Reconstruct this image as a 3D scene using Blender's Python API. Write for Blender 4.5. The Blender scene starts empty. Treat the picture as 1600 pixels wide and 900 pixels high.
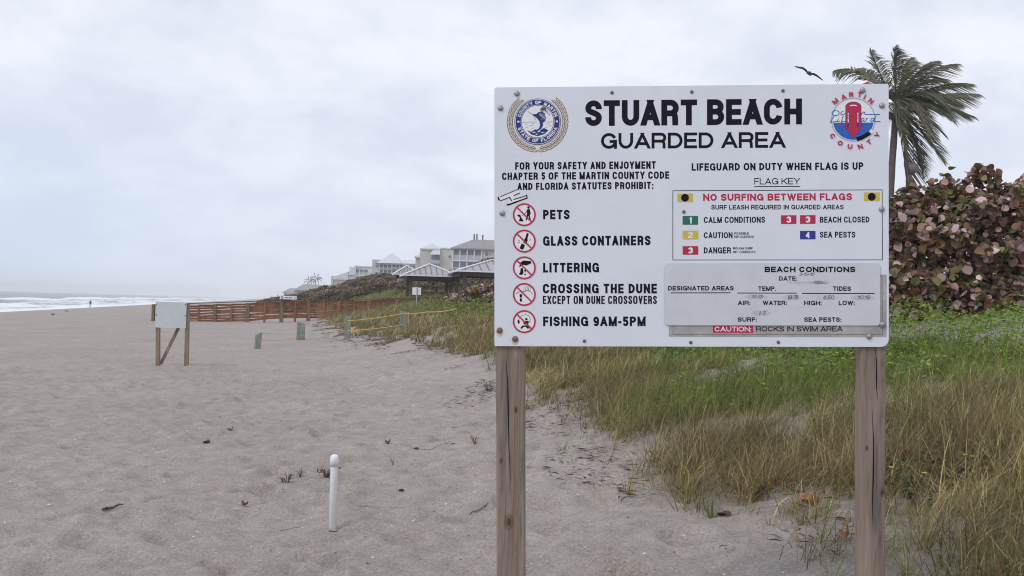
import bpy, math, random
import numpy as np
from mathutils import Vector, Matrix

random.seed(7)
RNG = np.random.default_rng(11)
SC = bpy.context.scene
COL = SC.collection
R = math.radians

# ------------------------------------------------------------------ camera, sky, sun, exposure
CAM = Vector((0.0, 0.0, 1.72))
F = 1570.0                                   # focal length in pixels of a 1600 px wide picture
cam_d = bpy.data.cameras.new('camera')
cam_d.sensor_width = 36.0
cam_d.lens = F / 1600.0 * 36.0
cam_d.clip_start = 0.05
cam_d.clip_end = 40000
CAMERA = bpy.data.objects.new('camera', cam_d)
COL.objects.link(CAMERA)
CAM_ROT = Matrix.Rotation(R(90 + 0.93), 3, 'X') @ Matrix.Rotation(R(1.6), 3, 'Z')
CAMERA.matrix_world = Matrix.Translation(CAM) @ CAM_ROT.to_4x4()
SC.camera = CAMERA

SUN_EL, SUN_AZ = 46.0, 232.0                 # degrees; azimuth clockwise from +Y
world = bpy.data.worlds.new('World')
SC.world = world
world.use_nodes = True
nt = world.node_tree
for n in list(nt.nodes):
    nt.nodes.remove(n)


def node(t, kind, loc=None, **kw):
    n = t.nodes.new(kind)
    for k, v in kw.items():
        setattr(n, k, v)
    return n


out = node(nt, 'ShaderNodeOutputWorld')
bg = node(nt, 'ShaderNodeBackground')
bg.inputs['Strength'].default_value = 0.124
sky = node(nt, 'ShaderNodeTexSky', sky_type='NISHITA', sun_disc=False)
sky.sun_elevation = R(SUN_EL)
sky.sun_rotation = R(SUN_AZ)
tc = node(nt, 'ShaderNodeTexCoord')
sep = node(nt, 'ShaderNodeSeparateXYZ')
nt.links.new(tc.outputs['Generated'], sep.inputs[0])


def wmath(op, a, b=None, clamp=False):
    n = node(nt, 'ShaderNodeMath', operation=op, use_clamp=clamp)
    for i, v in enumerate((a, b)):
        if v is None:
            continue
        if isinstance(v, (int, float)):
            n.inputs[i].default_value = v
        else:
            nt.links.new(v, n.inputs[i])
    return n.outputs[0]


zc = wmath('MAXIMUM', sep.outputs['Z'], 0.0)
den = wmath('ADD', zc, 0.42)
cx = wmath('DIVIDE', sep.outputs['X'], den)
cy = wmath('DIVIDE', sep.outputs['Y'], den)
comb = node(nt, 'ShaderNodeCombineXYZ')
nt.links.new(cx, comb.inputs[0])
nt.links.new(cy, comb.inputs[1])
mp = node(nt, 'ShaderNodeMapping')
mp.inputs['Rotation'].default_value = (0, 0, R(-35))
mp.inputs['Scale'].default_value = (1.0, 1.1, 1)
nt.links.new(comb.outputs[0], mp.inputs[0])
cl = node(nt, 'ShaderNodeTexNoise')
cl.inputs['Scale'].default_value = 3.4
cl.inputs['Detail'].default_value = 7
cl.inputs['Roughness'].default_value = 0.58
cl.inputs['Distortion'].default_value = 0.15
nt.links.new(mp.outputs[0], cl.inputs['Vector'])
ramp = node(nt, 'ShaderNodeValToRGB')
ramp.color_ramp.elements[0].position = 0.38
ramp.color_ramp.elements[0].color = (6.15, 6.55, 7.55, 1)
ramp.color_ramp.elements[1].position = 0.62
ramp.color_ramp.elements[1].color = (7.75, 7.92, 8.6, 1)
nt.links.new(cl.outputs['Fac'], ramp.inputs[0])
# the cloud deck is thicker and bluer low over the sea (towards -X)
low = wmath('SUBTRACT', 1.0, wmath('MULTIPLY', zc, 4.2), clamp=True)
side = wmath('MULTIPLY_ADD', sep.outputs['X'], -1.3, clamp=True)
side.node.inputs[2].default_value = 0.30
lowside = wmath('MULTIPLY', low, side)
mixl = node(nt, 'ShaderNodeMix', data_type='RGBA')
nt.links.new(lowside, mixl.inputs['Factor'])
nt.links.new(ramp.outputs[0], mixl.inputs['A'])
mixl.inputs['B'].default_value = (4.9, 5.9, 7.5, 1)
mixs = node(nt, 'ShaderNodeMix', data_type='RGBA')
mixs.inputs['Factor'].default_value = 0.93
nt.links.new(sky.outputs[0], mixs.inputs['A'])
nt.links.new(mixl.outputs['Result'], mixs.inputs['B'])
nt.links.new(mixs.outputs['Result'], bg.inputs['Color'])
nt.links.new(bg.outputs[0], out.inputs['Surface'])

sun_d = bpy.data.lights.new('sun', 'SUN')
sun_d.energy = 1.15
sun_d.angle = R(18)
sun_d.color = (1.0, 0.97, 0.94)
SUN = bpy.data.objects.new('sun', sun_d)
COL.objects.link(SUN)
_a, _e = R(SUN_AZ), R(SUN_EL)
SUN.rotation_euler = Vector((math.sin(_a) * math.cos(_e), math.cos(_a) * math.cos(_e), math.sin(_e))).to_track_quat('Z', 'Y').to_euler()

SC.view_settings.view_transform = 'Standard'
SC.view_settings.look = 'None'
SC.view_settings.gamma = 1
SC.view_settings.use_curve_mapping = False
SC.view_settings.exposure = 0.0
SC.render.engine = 'CYCLES'
cy_ = SC.cycles
cy_.use_denoising = True
cy_.denoiser = 'OPENIMAGEDENOISE'
cy_.denoising_input_passes = 'RGB_ALBEDO_NORMAL'
cy_.denoising_prefilter = 'ACCURATE'
cy_.filter_width = 1.05
cy_.max_bounces = 6
cy_.diffuse_bounces = 3
cy_.glossy_bounces = 3
cy_.transmission_bounces = 3
cy_.volume_bounces = 3
cy_.transparent_max_bounces = 8
cy_.caustics_reflective = False
cy_.caustics_refractive = False

# ------------------------------------------------------------------ pixel <-> place helpers


def ray(px, py):
    return (CAM_ROT @ Vector(((px - 800) / F, (450 - py) / F, -1.0)))


def at_y(px, py, Y):
    """the point seen at a pixel of the photograph on the upright plane Y metres ahead"""
    d = ray(px, py)
    return CAM + d * (Y / d.y)


def at_depth(px, py, D):
    return CAM + ray(px, py) * D


SH = R(13.0)                                 # the shore runs 13 degrees left of the view axis
CS, SN = math.cos(SH), math.sin(SH)


def vnoise(x, y, seed=0):
    """smooth value noise in 0..1, vectorised"""
    x = np.asarray(x, float)
    y = np.asarray(y, float)
    xi = np.floor(x).astype(np.int64)
    yi = np.floor(y).astype(np.int64)
    fx = x - xi
    fy = y - yi
    fx = fx * fx * (3 - 2 * fx)
    fy = fy * fy * (3 - 2 * fy)

    def h(a, b):
        n = (a * 374761393 + b * 668265263 + seed * 974634777) & 0x7fffffff
        n = ((n ^ (n >> 13)) * 1274126177) & 0x7fffffff
        n = n ^ (n >> 16)
        return (n & 0xffff) / 65535.0
    a = h(xi, yi) * (1 - fx) + h(xi + 1, yi) * fx
    b = h(xi, yi + 1) * (1 - fx) + h(xi + 1, yi + 1) * fx
    return a * (1 - fy) + b * fy


def to_uv(x, y):
    return -x * SN + y * CS, x * CS + y * SN


def to_xy(u, v):
    return -u * SN + v * CS, u * CS + v * SN


PV = np.array([-5000, -140, -90, -47, -36, -22, -5, 0, 1.5, 3, 4.5, 6.5, 8.5, 11, 15, 30, 60, 9000.0])
PZ = np.array([-30, -6, -4.6, -2.1, -1.35, -.22, -.02, .03, .12, .34, .68, 1.12, 1.50, 1.85, 2.2, 2.7, 2.6, 2.6])
SEA = -2.1


def gz(x, y, fine=False):
    x = np.asarray(x, float)
    y = np.asarray(y, float)
    u, v = to_uv(x, y)
    wob = (vnoise(u * .16 + 3, v * .16, 5) - .5) * 1.0 + (vnoise(u * .5, v * .5 + 9, 6) - .5) * .35
    z = np.interp(v + wob * np.clip((v + 1) / 4, 0, 1), PV, PZ)
    far = np.clip((u - 70) / 45, 0, 1)
    z = z + far * 1.1 * np.clip((v - 6) / 6, 0, 1)
    z = z + (vnoise(u * .25, v * .3, 1) - .5) * .10 * np.clip((v + 30) / 10, 0, 1)
    near = np.exp(-np.maximum(u - 8, 0) / 30)
    z = z + (vnoise(u * 1.3, v * 1.3, 2) - .5) * .045 * near
    if fine:
        z = z + ((vnoise(u * 2.9, v * 3.6, 3) - .5) * .072 + (vnoise(u * 6.5 + 40, v * 7.5, 4) - .5) * .046 + (vnoise(u * 15, v * 15, 8) - .5) * .020) * near
    return z


def g(x, y):
    return float(gz(x, y))


def gtop(x, y):
    """ground height with the small dimples, for things lying on the sand"""
    return max(float(gz(x + a, y + b, True)) for a in (-.02, .02) for b in (-.02, .02))


def gp(px, py):
    """where a pixel's line of sight meets the ground"""
    d = ray(px, py)
    t = np.geomspace(1.5, 900, 5000)
    X, Y, Z = CAM.x + d.x * t, CAM.y + d.y * t, CAM.z + d.z * t
    hit = np.nonzero(Z < gz(X, Y))[0]
    i = hit[0] if len(hit) else len(t) - 1
    return Vector((X[i], Y[i], float(gz(X[i], Y[i]))))


# ------------------------------------------------------------------ object helpers


def tag(o, label=None, cat=None, group=None, kind=None):
    if label:
        o['label'] = label
    if cat:
        o['category'] = cat
    if group:
        o['group'] = group
    if kind:
        o['kind'] = kind
    return o


def thing(name, loc, label, cat, group=None, rz=0):
    o = bpy.data.objects.new(name, None)
    COL.objects.link(o)
    o.location = loc
    o.rotation_euler = (0, 0, rz)
    o.empty_display_size = .2
    return tag(o, label, cat, group)


class MB:
    def __init__(s):
        s.v, s.f, s.m = [], [], []
        s.smooth = False

    def poly(s, pts, mi=0):
        b = len(s.v)
        s.v += [tuple(p) for p in pts]
        s.f.append(tuple(range(b, b + len(pts))))
        s.m.append(mi)

    def mesh(s, pts, faces, mi=0):
        b = len(s.v)
        s.v += [tuple(p) for p in pts]
        for f in faces:
            s.f.append(tuple(b + i for i in f))
            s.m.append(mi)

    def box(s, c, size, mi=0, rot=None):
        hx, hy, hz = size[0] / 2, size[1] / 2, size[2] / 2
        P = [Vector((x, y, z)) for x in (-hx, hx) for y in (-hy, hy) for z in (-hz, hz)]
        if rot is not None:
            P = [rot @ p for p in P]
        P = [p + Vector(c) for p in P]
        s.mesh(P, [(0, 1, 3, 2), (4, 6, 7, 5), (0, 4, 5, 1), (2, 3, 7, 6), (0, 2, 6, 4), (1, 5, 7, 3)], mi)

    def span(s, x0, x1, y0, y1, z0, z1, mi=0):
        s.box(((x0 + x1) / 2, (y0 + y1) / 2, (z0 + z1) / 2), (abs(x1 - x0), abs(y1 - y0), abs(z1 - z0)), mi)

    def beam(s, a, b, w, h, mi=0, up=Vector((0, 0, 1))):
        a, b = Vector(a), Vector(b)
        d = (b - a).normalized()
        sx = d.cross(up)
        if sx.length < 1e-4:
            sx = Vector((1, 0, 0))
        sx.normalize()
        sy = sx.cross(d).normalized()
        P = []
        for p in (a, b):
            for i, j in ((-1, -1), (1, -1), (1, 1), (-1, 1)):
                P.append(p + sx * (i * w / 2) + sy * (j * h / 2))
        s.mesh(P, [(3, 2, 1, 0), (4, 5, 6, 7), (0, 1, 5, 4), (1, 2, 6, 5), (2, 3, 7, 6), (3, 0, 4, 7)], mi)

    def tube(s, pts, radii, n=8, mi=0, cap=True):
        pts = [Vector(p) for p in pts]
        if not hasattr(radii, '__len__'):
            radii = [radii] * len(pts)
        rings = []
        ref = None
        for i, p in enumerate(pts):
            d = (pts[min(i + 1, len(pts) - 1)] - pts[max(i - 1, 0)]).normalized()
            if ref is None:
                ref = d.orthogonal().normalized()
            ref = (ref - d * ref.dot(d))
            ref = ref.normalized() if ref.length > 1e-5 else d.orthogonal().normalized()
            bi = d.cross(ref)
            rings.append([p + (ref * math.cos(2 * math.pi * k / n) + bi * math.sin(2 * math.pi * k / n)) * radii[i] for k in range(n)])
        P = [q for r in rings for q in r]
        fc = []
        for i in range(len(pts) - 1):
            for k in range(n):
                a, b = i * n + k, i * n + (k + 1) % n
                fc.append((a, b, b + n, a + n))
        if cap:
            fc.append(tuple(reversed(range(n))))
            fc.append(tuple(range((len(pts) - 1) * n, len(pts) * n)))
        s.mesh(P, fc, mi)

    def lathe(s, prof, c=(0, 0, 0), n=20, mi=0, axis=None):
        P, fc = [], []
        M = axis if axis is not None else Matrix.Identity(3)
        for r, z in prof:
            for k in range(n):
                a = 2 * math.pi * k / n
                P.append(M @ Vector((r * math.cos(a), r * math.sin(a), z)) + Vector(c))
        for i in range(len(prof) - 1):
            for k in range(n):
                a, b = i * n + k, i * n + (k + 1) % n
                fc.append((a, b, b + n, a + n))
        fc.append(tuple(reversed(range(n))))
        fc.append(tuple(range((len(prof) - 1) * n, len(prof) * n)))
        s.mesh(P, fc, mi)

    def build(s, name, mats, parent=None, origin=None, smooth=False):
        me = bpy.data.meshes.new(name)
        vs = s.v
        if origin is None and parent is not None:
            origin = ORIGIN.get(parent.name)
        if origin is not None:
            ox, oy, oz = origin
            vs = [(a - ox, b - oy, c - oz) for a, b, c in vs]
        me.from_pydata(vs, [], s.f)
        if not isinstance(mats, (list, tuple)):
            mats = [mats]
        for m in mats:
            me.materials.append(m)
        if len(mats) > 1:
            me.polygons.foreach_set('material_index', s.m)
        if smooth or s.smooth:
            me.polygons.foreach_set('use_smooth', [True] * len(me.polygons))
        me.update()
        o = bpy.data.objects.new(name, me)
        COL.objects.link(o)
        if parent is not None:
            o.parent = parent
            if origin is not None:
                ORIGIN[o.name] = origin
        elif origin is not None:
            o.location = origin
        return o


ORIGIN = {}          # objects whose parts are written in world coordinates, and the origin they are measured from


def wthing(name, loc, label, cat, group=None):
    """a thing whose parts are given in world coordinates"""
    o = thing(name, loc, label, cat, group)
    ORIGIN[o.name] = tuple(loc)
    return o


def bevel(o, w, seg=2):
    m = o.modifiers.new('bevel', 'BEVEL')
    m.width = w
    m.segments = seg
    m.limit_method = 'ANGLE'
    m.angle_limit = R(40)
    return o


# ------------------------------------------------------------------ materials


def mat(name, col, rough=.7, var=0.0, vscale=8.0, col2=None, bump=0.0, bscale=60.0, spec=.4, metal=0.0, stretch=None, obj=True, detail=5):
    m = bpy.data.materials.new(name)
    m.use_nodes = True
    t = m.node_tree
    p = t.nodes['Principled BSDF']
    p.inputs['Base Color'].default_value = (*col, 1)
    p.inputs['Roughness'].default_value = rough
    p.inputs['Specular IOR Level'].default_value = spec
    p.inputs['Metallic'].default_value = metal
    co = node(t, 'ShaderNodeTexCoord').outputs['Object']
    if stretch:
        q = node(t, 'ShaderNodeMapping')
        q.inputs['Scale'].default_value = stretch
        t.links.new(co, q.inputs[0])
        co = q.outputs[0]
    if var or col2:
        n = node(t, 'ShaderNodeTexNoise')
        n.inputs['Scale'].default_value = vscale
        n.inputs['Detail'].default_value = detail
        n.inputs['Roughness'].default_value = .62
        t.links.new(co, n.inputs['Vector'])
        rp = node(t, 'ShaderNodeValToRGB')
        rp.color_ramp.elements[0].position = .32
        rp.color_ramp.elements[1].position = .68
        c2 = col2 if col2 else tuple(max(0, c * (1 - var)) for c in col)
        c1 = col if col2 else tuple(min(1, c * (1 + var)) for c in col)
        rp.color_ramp.elements[0].color = (*c2, 1)
        rp.color_ramp.elements[1].color = (*c1, 1)
        t.links.new(n.outputs['Fac'], rp.inputs[0])
        t.links.new(rp.outputs[0], p.inputs['Base Color'])
    if bump:
        n = node(t, 'ShaderNodeTexNoise')
        n.inputs['Scale'].default_value = bscale
        n.inputs['Detail'].default_value = 4
        t.links.new(co, n.inputs['Vector'])
        b = node(t, 'ShaderNodeBump')
        b.inputs['Strength'].default_value = bump
        b.inputs['Distance'].default_value = .01
        t.links.new(n.outputs['Fac'], b.inputs['Height'])
        t.links.new(b.outputs[0], p.inputs['Normal'])
    return m


def leafmat(name, rough=.55, trans=.25, spec=.3, backmul=None):
    """foliage whose own colour is stored per leaf or blade"""
    m = bpy.data.materials.new(name)
    m.use_nodes = True
    t = m.node_tree
    p = t.nodes['Principled BSDF']
    p.inputs['Roughness'].default_value = rough
    p.inputs['Specular IOR Level'].default_value = spec
    a = node(t, 'ShaderNodeAttribute', attribute_name='tint')
    t.links.new(a.outputs['Color'], p.inputs['Base Color'])
    tr = node(t, 'ShaderNodeBsdfTranslucent')
    t.links.new(a.outputs['Color'], tr.inputs['Color'])
    mx = node(t, 'ShaderNodeMixShader')
    mx.inputs[0].default_value = trans
    t.links.new(p.outputs[0], mx.inputs[1])
    t.links.new(tr.outputs[0], mx.inputs[2])
    t.links.new(mx.outputs[0], t.nodes['Material Output'].inputs['Surface'])
    return m


M = {}
M['sign_white'] = mat('sign_white', (.74, .765, .83), .38, .035, 2.5, spec=.5)
M['sign_edge'] = mat('sign_edge', (.30, .30, .32), .5)
M['black_paint'] = mat('black_paint', (.010, .008, .018), .6, spec=.15)
M['red_paint'] = mat('red_paint', (.50, .018, .075), .45)
M['navy_paint'] = mat('navy_paint', (.018, .035, .20), .45)
M['blue_paint'] = mat('blue_paint', (.015, .13, .50), .45, .25, 40, stretch=(1, 1, 6))
M['gold_paint'] = mat('gold_paint', (.72, .60, .42), .45)
M['green_paint'] = mat('green_paint', (.01, .16, .11), .45)
M['yellow_paint'] = mat('yellow_paint', (.62, .50, .07), .45)
M['indigo_paint'] = mat('indigo_paint', (.03, .035, .30), .45)
M['white_paint'] = mat('white_paint', (.84, .84, .86), .4)
M['grey_paint'] = mat('grey_paint', (.42, .43, .48), .45)
M['brown_ink'] = mat('brown_ink', (.22, .17, .17), .5)
M['ink'] = mat('ink', (.06, .06, .08), .6)
M['smudge'] = mat('smudge', (.53, .54, .57), .55, .12, 30)
M['panel_grey'] = mat('panel_grey', (.625, .64, .69), .42, .06, 6)
M['panel_old'] = mat('panel_old', (.40, .385, .38), .6, .25, 12)
M['bolt_steel'] = mat('bolt_steel', (.36, .35, .36), .42, .2, 60, metal=.6)
M['bolt_rust'] = mat('bolt_rust', (.20, .13, .10), .7, .4, 90, metal=.2)
M['rust_stain'] = mat('rust_stain', (.62, .53, .44), .5, .12, 40)


def woodmat(name, light, mid, dark, sc=1.0, crack=True):
    m = bpy.data.materials.new(name)
    m.use_nodes = True
    t = m.node_tree
    p = t.nodes['Principled BSDF']
    p.inputs['Roughness'].default_value = .78
    p.inputs['Specular IOR Level'].default_value = .25
    co = node(t, 'ShaderNodeTexCoord').outputs['Object']
    q = node(t, 'ShaderNodeMapping')
    q.inputs['Scale'].default_value = (26 * sc, 26 * sc, 1.6 * sc)
    t.links.new(co, q.inputs[0])
    n1 = node(t, 'ShaderNodeTexNoise')
    n1.inputs['Scale'].default_value = 1.3
    n1.inputs['Detail'].default_value = 8
    n1.inputs['Roughness'].default_value = .65
    n1.inputs['Distortion'].default_value = 1.1
    t.links.new(q.outputs[0], n1.inputs['Vector'])
    rp = node(t, 'ShaderNodeValToRGB')
    e = rp.color_ramp.elements
    e[0].position = .30
    e[0].color = (*dark, 1)
    e[1].position = .72
    e[1].color = (*light, 1)
    x = e.new(.5)
    x.color = (*mid, 1)
    t.links.new(n1.outputs['Fac'], rp.inputs[0])
    q2 = node(t, 'ShaderNodeMapping')
    q2.inputs['Scale'].default_value = (7 * sc, 7 * sc, .5 * sc)
    t.links.new(co, q2.inputs[0])
    n2 = node(t, 'ShaderNodeTexNoise')
    n2.inputs['Scale'].default_value = 1.0
    n2.inputs['Detail'].default_value = 3
    t.links.new(q2.outputs[0], n2.inputs['Vector'])
    mx = node(t, 'ShaderNodeMix', data_type='RGBA', blend_type='MULTIPLY')
    mx.inputs['Factor'].default_value = .55
    t.links.new(rp.outputs[0], mx.inputs['A'])
    rp2 = node(t, 'ShaderNodeValToRGB')
    rp2.color_ramp.elements[0].position = .35
    rp2.color_ramp.elements[0].color = (.55, .52, .55, 1)
    rp2.color_ramp.elements[1].position = .62
    rp2.color_ramp.elements[1].color = (1.2, 1.12, 1.05, 1)
    t.links.new(n2.outputs['Fac'], rp2.inputs[0])
    t.links.new(rp2.outputs[0], mx.inputs['B'])
    t.links.new(mx.outputs['Result'], p.inputs['Base Color'])
    b = node(t, 'ShaderNodeBump')
    b.inputs['Strength'].default_value = .5
    b.inputs['Distance'].default_value = .004
    t.links.new(n1.outputs['Fac'], b.inputs['Height'])
    t.links.new(b.outputs[0], p.inputs['Normal'])
    return m


M['post_wood'] = woodmat('post_wood', (.36, .295, .235), (.27, .218, .172), (.145, .115, .092))
M['grey_wood'] = woodmat('grey_wood', (.34, .27, .21), (.26, .20, .16), (.13, .10, .085))
M['brown_wood'] = woodmat('brown_wood', (.13, .09, .075), (.10, .075, .06), (.05, .035, .03))
M['red_wood'] = woodmat('red_wood', (.325, .155, .09), (.26, .118, .07), (.155, .066, .042), .5)
M['tan_wood'] = woodmat('tan_wood', (.24, .18, .10), (.19, .14, .08), (.12, .08, .05), .5)
M['green_wood'] = woodmat('green_wood', (.29, .36, .30), (.23, .295, .24), (.14, .185, .15))
M['dark_wood'] = mat('dark_wood', (.055, .035, .032), .7, .3, 6)
M['pvc'] = mat('pvc', (.80, .80, .82), .35, .04, 9)
M['faded_board'] = mat('faded_board', (.56, .60, .61), .55, .05, 7)

# sand
sand = bpy.data.materials.new('sand')
sand.use_nodes = True
t = sand.node_tree
p = t.nodes['Principled BSDF']
p.inputs['Roughness'].default_value = .9
p.inputs['Specular IOR Level'].default_value = .15
co = node(t, 'ShaderNodeTexCoord').outputs['Object']


def tnoise(t, co, scale, detail=4, rough=.6):
    n = node(t, 'ShaderNodeTexNoise')
    n.inputs['Scale'].default_value = scale
    n.inputs['Detail'].default_value = detail
    n.inputs['Roughness'].default_value = rough
    t.links.new(co, n.inputs['Vector'])
    return n.outputs['Fac']


def tramp(t, fac, stops):
    rp = node(t, 'ShaderNodeValToRGB')
    e = rp.color_ramp.elements
    e[0].position, e[0].color = stops[0][0], (*stops[0][1], 1)
    e[1].position, e[1].color = stops[-1][0], (*stops[-1][1], 1)
    for ps, c in stops[1:-1]:
        x = e.new(ps)
        x.color = (*c, 1)
    t.links.new(fac, rp.inputs[0])
    return rp.outputs[0]


def tmix(t, fac, a, b, mode='MIX'):
    mx = node(t, 'ShaderNodeMix', data_type='RGBA', blend_type=mode)
    for s, v in (('Factor', fac), ('A', a), ('B', b)):
        if isinstance(v, (int, float)):
            mx.inputs[s].default_value = v
        elif isinstance(v, tuple):
            mx.inputs[s].default_value = (*v, 1)
        else:
            t.links.new(v, mx.inputs[s])
    return mx.outputs['Result']


c_big = tramp(t, tnoise(t, co, .35, 5), [(.3, (.338, .299, .272)), (.7, (.396, .353, .325))])
c_mid = tramp(t, tnoise(t, co, 5.0, 6, .65), [(.3, (.80, .79, .78)), (.7, (1.1, 1.1, 1.1))])
c_grain = tramp(t, tnoise(t, co, 55, 6, .80), [(.30, (.55, .54, .53)), (.5, (1, 1, 1)), (.70, (1.42, 1.42, 1.42))])
sc_ = tmix(t, 1.0, tmix(t, 1.0, c_big, c_mid, 'MULTIPLY'), c_grain, 'MULTIPLY')
t.links.new(sc_, p.inputs['Base Color'])
b1 = node(t, 'ShaderNodeBump')
b1.inputs['Strength'].default_value = .8
b1.inputs['Distance'].default_value = .035
t.links.new(tnoise(t, co, 7, 6, .6), b1.inputs['Height'])
b2 = node(t, 'ShaderNodeBump')
b2.inputs['Strength'].default_value = .8
b2.inputs['Distance'].default_value = .022
t.links.new(tnoise(t, co, 26, 6, .75), b2.inputs['Height'])
t.links.new(b1.outputs[0], b2.inputs['Normal'])
t.links.new(b2.outputs[0], p.inputs['Normal'])
M['sand'] = sand

# sea: grey green water, white where the foam attribute says so
sea_m = bpy.data.materials.new('sea_water')
sea_m.use_nodes = True
t = sea_m.node_tree
p = t.nodes['Principled BSDF']
co = node(t, 'ShaderNodeTexCoord').outputs['Object']
at = node(t, 'ShaderNodeAttribute', attribute_name='foam').outputs['Fac']
fn = tnoise(t, co, .35, 6, .7)
ad = node(t, 'ShaderNodeMath', operation='ADD')
t.links.new(at, ad.inputs[0])
t.links.new(fn, ad.inputs[1])
fr = tramp(t, ad.outputs[0], [(.78, (0, 0, 0)), (1.0, (1, 1, 1))])
t.links.new(tmix(t, fr, (.085, .12, .115), (.80, .84, .86)), p.inputs['Base Color'])
t.links.new(tmix(t, fr, (.28, .28, .28), (.9, .9, .9)), p.inputs['Roughness'])
p.inputs['Specular IOR Level'].default_value = .32
b = node(t, 'ShaderNodeBump')
b.inputs['Strength'].default_value = .7
b.inputs['Distance'].default_value = .5
t.links.new(tnoise(t, co, .5, 5), b.inputs['Height'])
t.links.new(b.outputs[0], p.inputs['Normal'])
M['sea'] = sea_m

M['grass'] = leafmat('grass_blades', .6, .28, .25)
M['leaf'] = leafmat('broad_leaves', .42, .15, .45)
M['palm_leaf'] = leafmat('palm_leaves', .5, .2, .35)
M['stem'] = mat('stem', (.14, .10, .08), .8, .3, 12)
M['trunk'] = mat('palm_trunk', (.105, .085, .08), .85, .35, 9, stretch=(1, 1, 5), bump=.6, bscale=14)
M['dry_leaf'] = mat('dry_leaf', (.34, .12, .06), .7, .35, 25)
M['dark_leaf'] = mat('dark_leaf', (.09, .045, .035), .7, .4, 25)
M['twig'] = mat('twig', (.11, .085, .075), .8, .35, 30)
M['dry_straw'] = mat('dry_straw', (.24, .17, .11), .8, .3, 30)
M['shell'] = mat('shell', (.78, .74, .70), .5, .15, 60)
M['rope'] = mat('yellow_rope', (.56, .38, .10), .7, .2, 20)
M['orange_tape'] = mat('orange_tape', (.70, .33, .09), .5)
M['flag_red'] = mat('flag_red', (.55, .03, .06), .6)
M['condo_cream'] = mat('condo_cream', (.50, .48, .44), .8, .06, .6)
M['condo_grey'] = mat('condo_grey', (.46, .47, .47), .8, .06, .6)
M['condo_trim'] = mat('condo_trim', (.66, .68, .70), .7)
M['screen_shade'] = mat('balcony_screen_shade', (.15, .17, .20), .5, .2, 1.5)
M['rail_grey'] = mat('rail_grey', (.40, .43, .46), .6)
M['window'] = mat('window_glass', (.13, .15, .18), .15, spec=.6)
M['roof_grey'] = mat('roof_shingle', (.27, .255, .26), .85, .12, 1.2)
M['roof_metal'] = mat('roof_metal', (.55, .58, .60), .45, .05, .8)
M['pav_metal'] = mat('pavilion_metal', (.36, .35, .37), .45, .08, 2)
M['pav_trim'] = mat('pavilion_trim', (.74, .75, .78), .45)
M['seam'] = mat('roof_seam', (.17, .15, .15), .6)
M['house_wall'] = mat('house_wall', (.34, .33, .31), .85, .1, 1)
M['metal_pole'] = mat('metal_pole', (.45, .45, .46), .5, metal=.3)
M['skin'] = mat('skin', (.45, .28, .2), .6)
M['jacket'] = mat('jacket', (.03, .035, .06), .8)
M['trousers'] = mat('trousers', (.30, .32, .36), .8)
M['hair'] = mat('hair', (.03, .02, .018), .7)
M['bird'] = mat('bird_plumage', (.035, .03, .03), .7, .3, 12)
M['flower'] = mat('yellow_petal', (.75, .55, .04), .6)

# ------------------------------------------------------------------ terrain: one sheet to the horizon


def ticks(fine0, fine1, step, lo, hi, growth):
    a = list(np.arange(fine0, fine1 + 1e-6, step))
    s, x = step, fine1
    while x < hi:
        s *= growth
        x += s
        a.append(min(x, hi))
    s, x = step, fine0
    pre = []
    while x > lo:
        s *= growth
        x -= s
        pre.append(max(x, lo))
    return np.array(pre[::-1] + a)


def grid_mesh(name, U, V, zf, m):
    uu, vv = np.meshgrid(U, V, indexing='ij')
    X, Y = to_xy(uu, vv)
    Z = zf(X, Y, uu, vv)
    nu, nv = len(U), len(V)
    me = bpy.data.meshes.new(name)
    me.vertices.add(nu * nv)
    me.vertices.foreach_set('co', np.stack([X, Y, Z], -1).reshape(-1).astype(np.float32))
    i = np.arange((nu - 1) * (nv - 1))
    a = (i // (nv - 1)) * nv + i % (nv - 1)
    q = np.stack([a, a + 1, a + nv + 1, a + nv], -1)[:, ::-1].reshape(-1)
    me.loops.add(len(q))
    me.loops.foreach_set('vertex_index', q.astype(np.int32))
    me.polygons.add(len(i))
    me.polygons.foreach_set('loop_start', np.arange(0, len(q), 4, dtype=np.int32))
    me.polygons.foreach_set('use_smooth', np.ones(len(i), bool))
    me.materials.append(m)
    me.update()
    me.validate()
    o = bpy.data.objects.new(name, me)
    COL.objects.link(o)
    return o, uu, vv


# shallow footprints trodden into the near sand
_fp = np.stack([RNG.uniform(4.5, 26, 900), RNG.uniform(-9, 3.0, 900), RNG.uniform(.09, .2, 900), RNG.uniform(.02, .065, 900)], -1)


def ground_z(X, Y, uu, vv):
    z = gz(X, Y, True)
    for fu, fv, fr, fd in _fp:
        iu = np.searchsorted(U_T, [fu - .5, fu + .5])
        iv = np.searchsorted(V_T, [fv - .5, fv + .5])
        su, sv = slice(*iu), slice(*iv)
        d2 = ((uu[su, sv] - fu) ** 2 + (vv[su, sv] - fv) ** 2) / fr ** 2
        z[su, sv] -= fd * np.exp(-d2 * 1.6) - fd * .45 * np.exp(-(np.sqrt(d2) - 1.25) ** 2 * 8)
    return z


U_T = ticks(3.2, 17, .04, -700, 4400, 1.03)
V_T = ticks(-5.2, 5.5, .04, -700, 4400, 1.035)
ground, _, _ = grid_mesh('beach', U_T, V_T, ground_z, M['sand'])
tag(ground, kind='structure')

# ------------------------------------------------------------------ sea
U_S = np.concatenate([ticks(60, 700, 4, -1200, 4500, 1.06)])
V_S = -ticks(40, 150, 1.0, 34, 4600, 1.05)[::-1]


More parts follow.
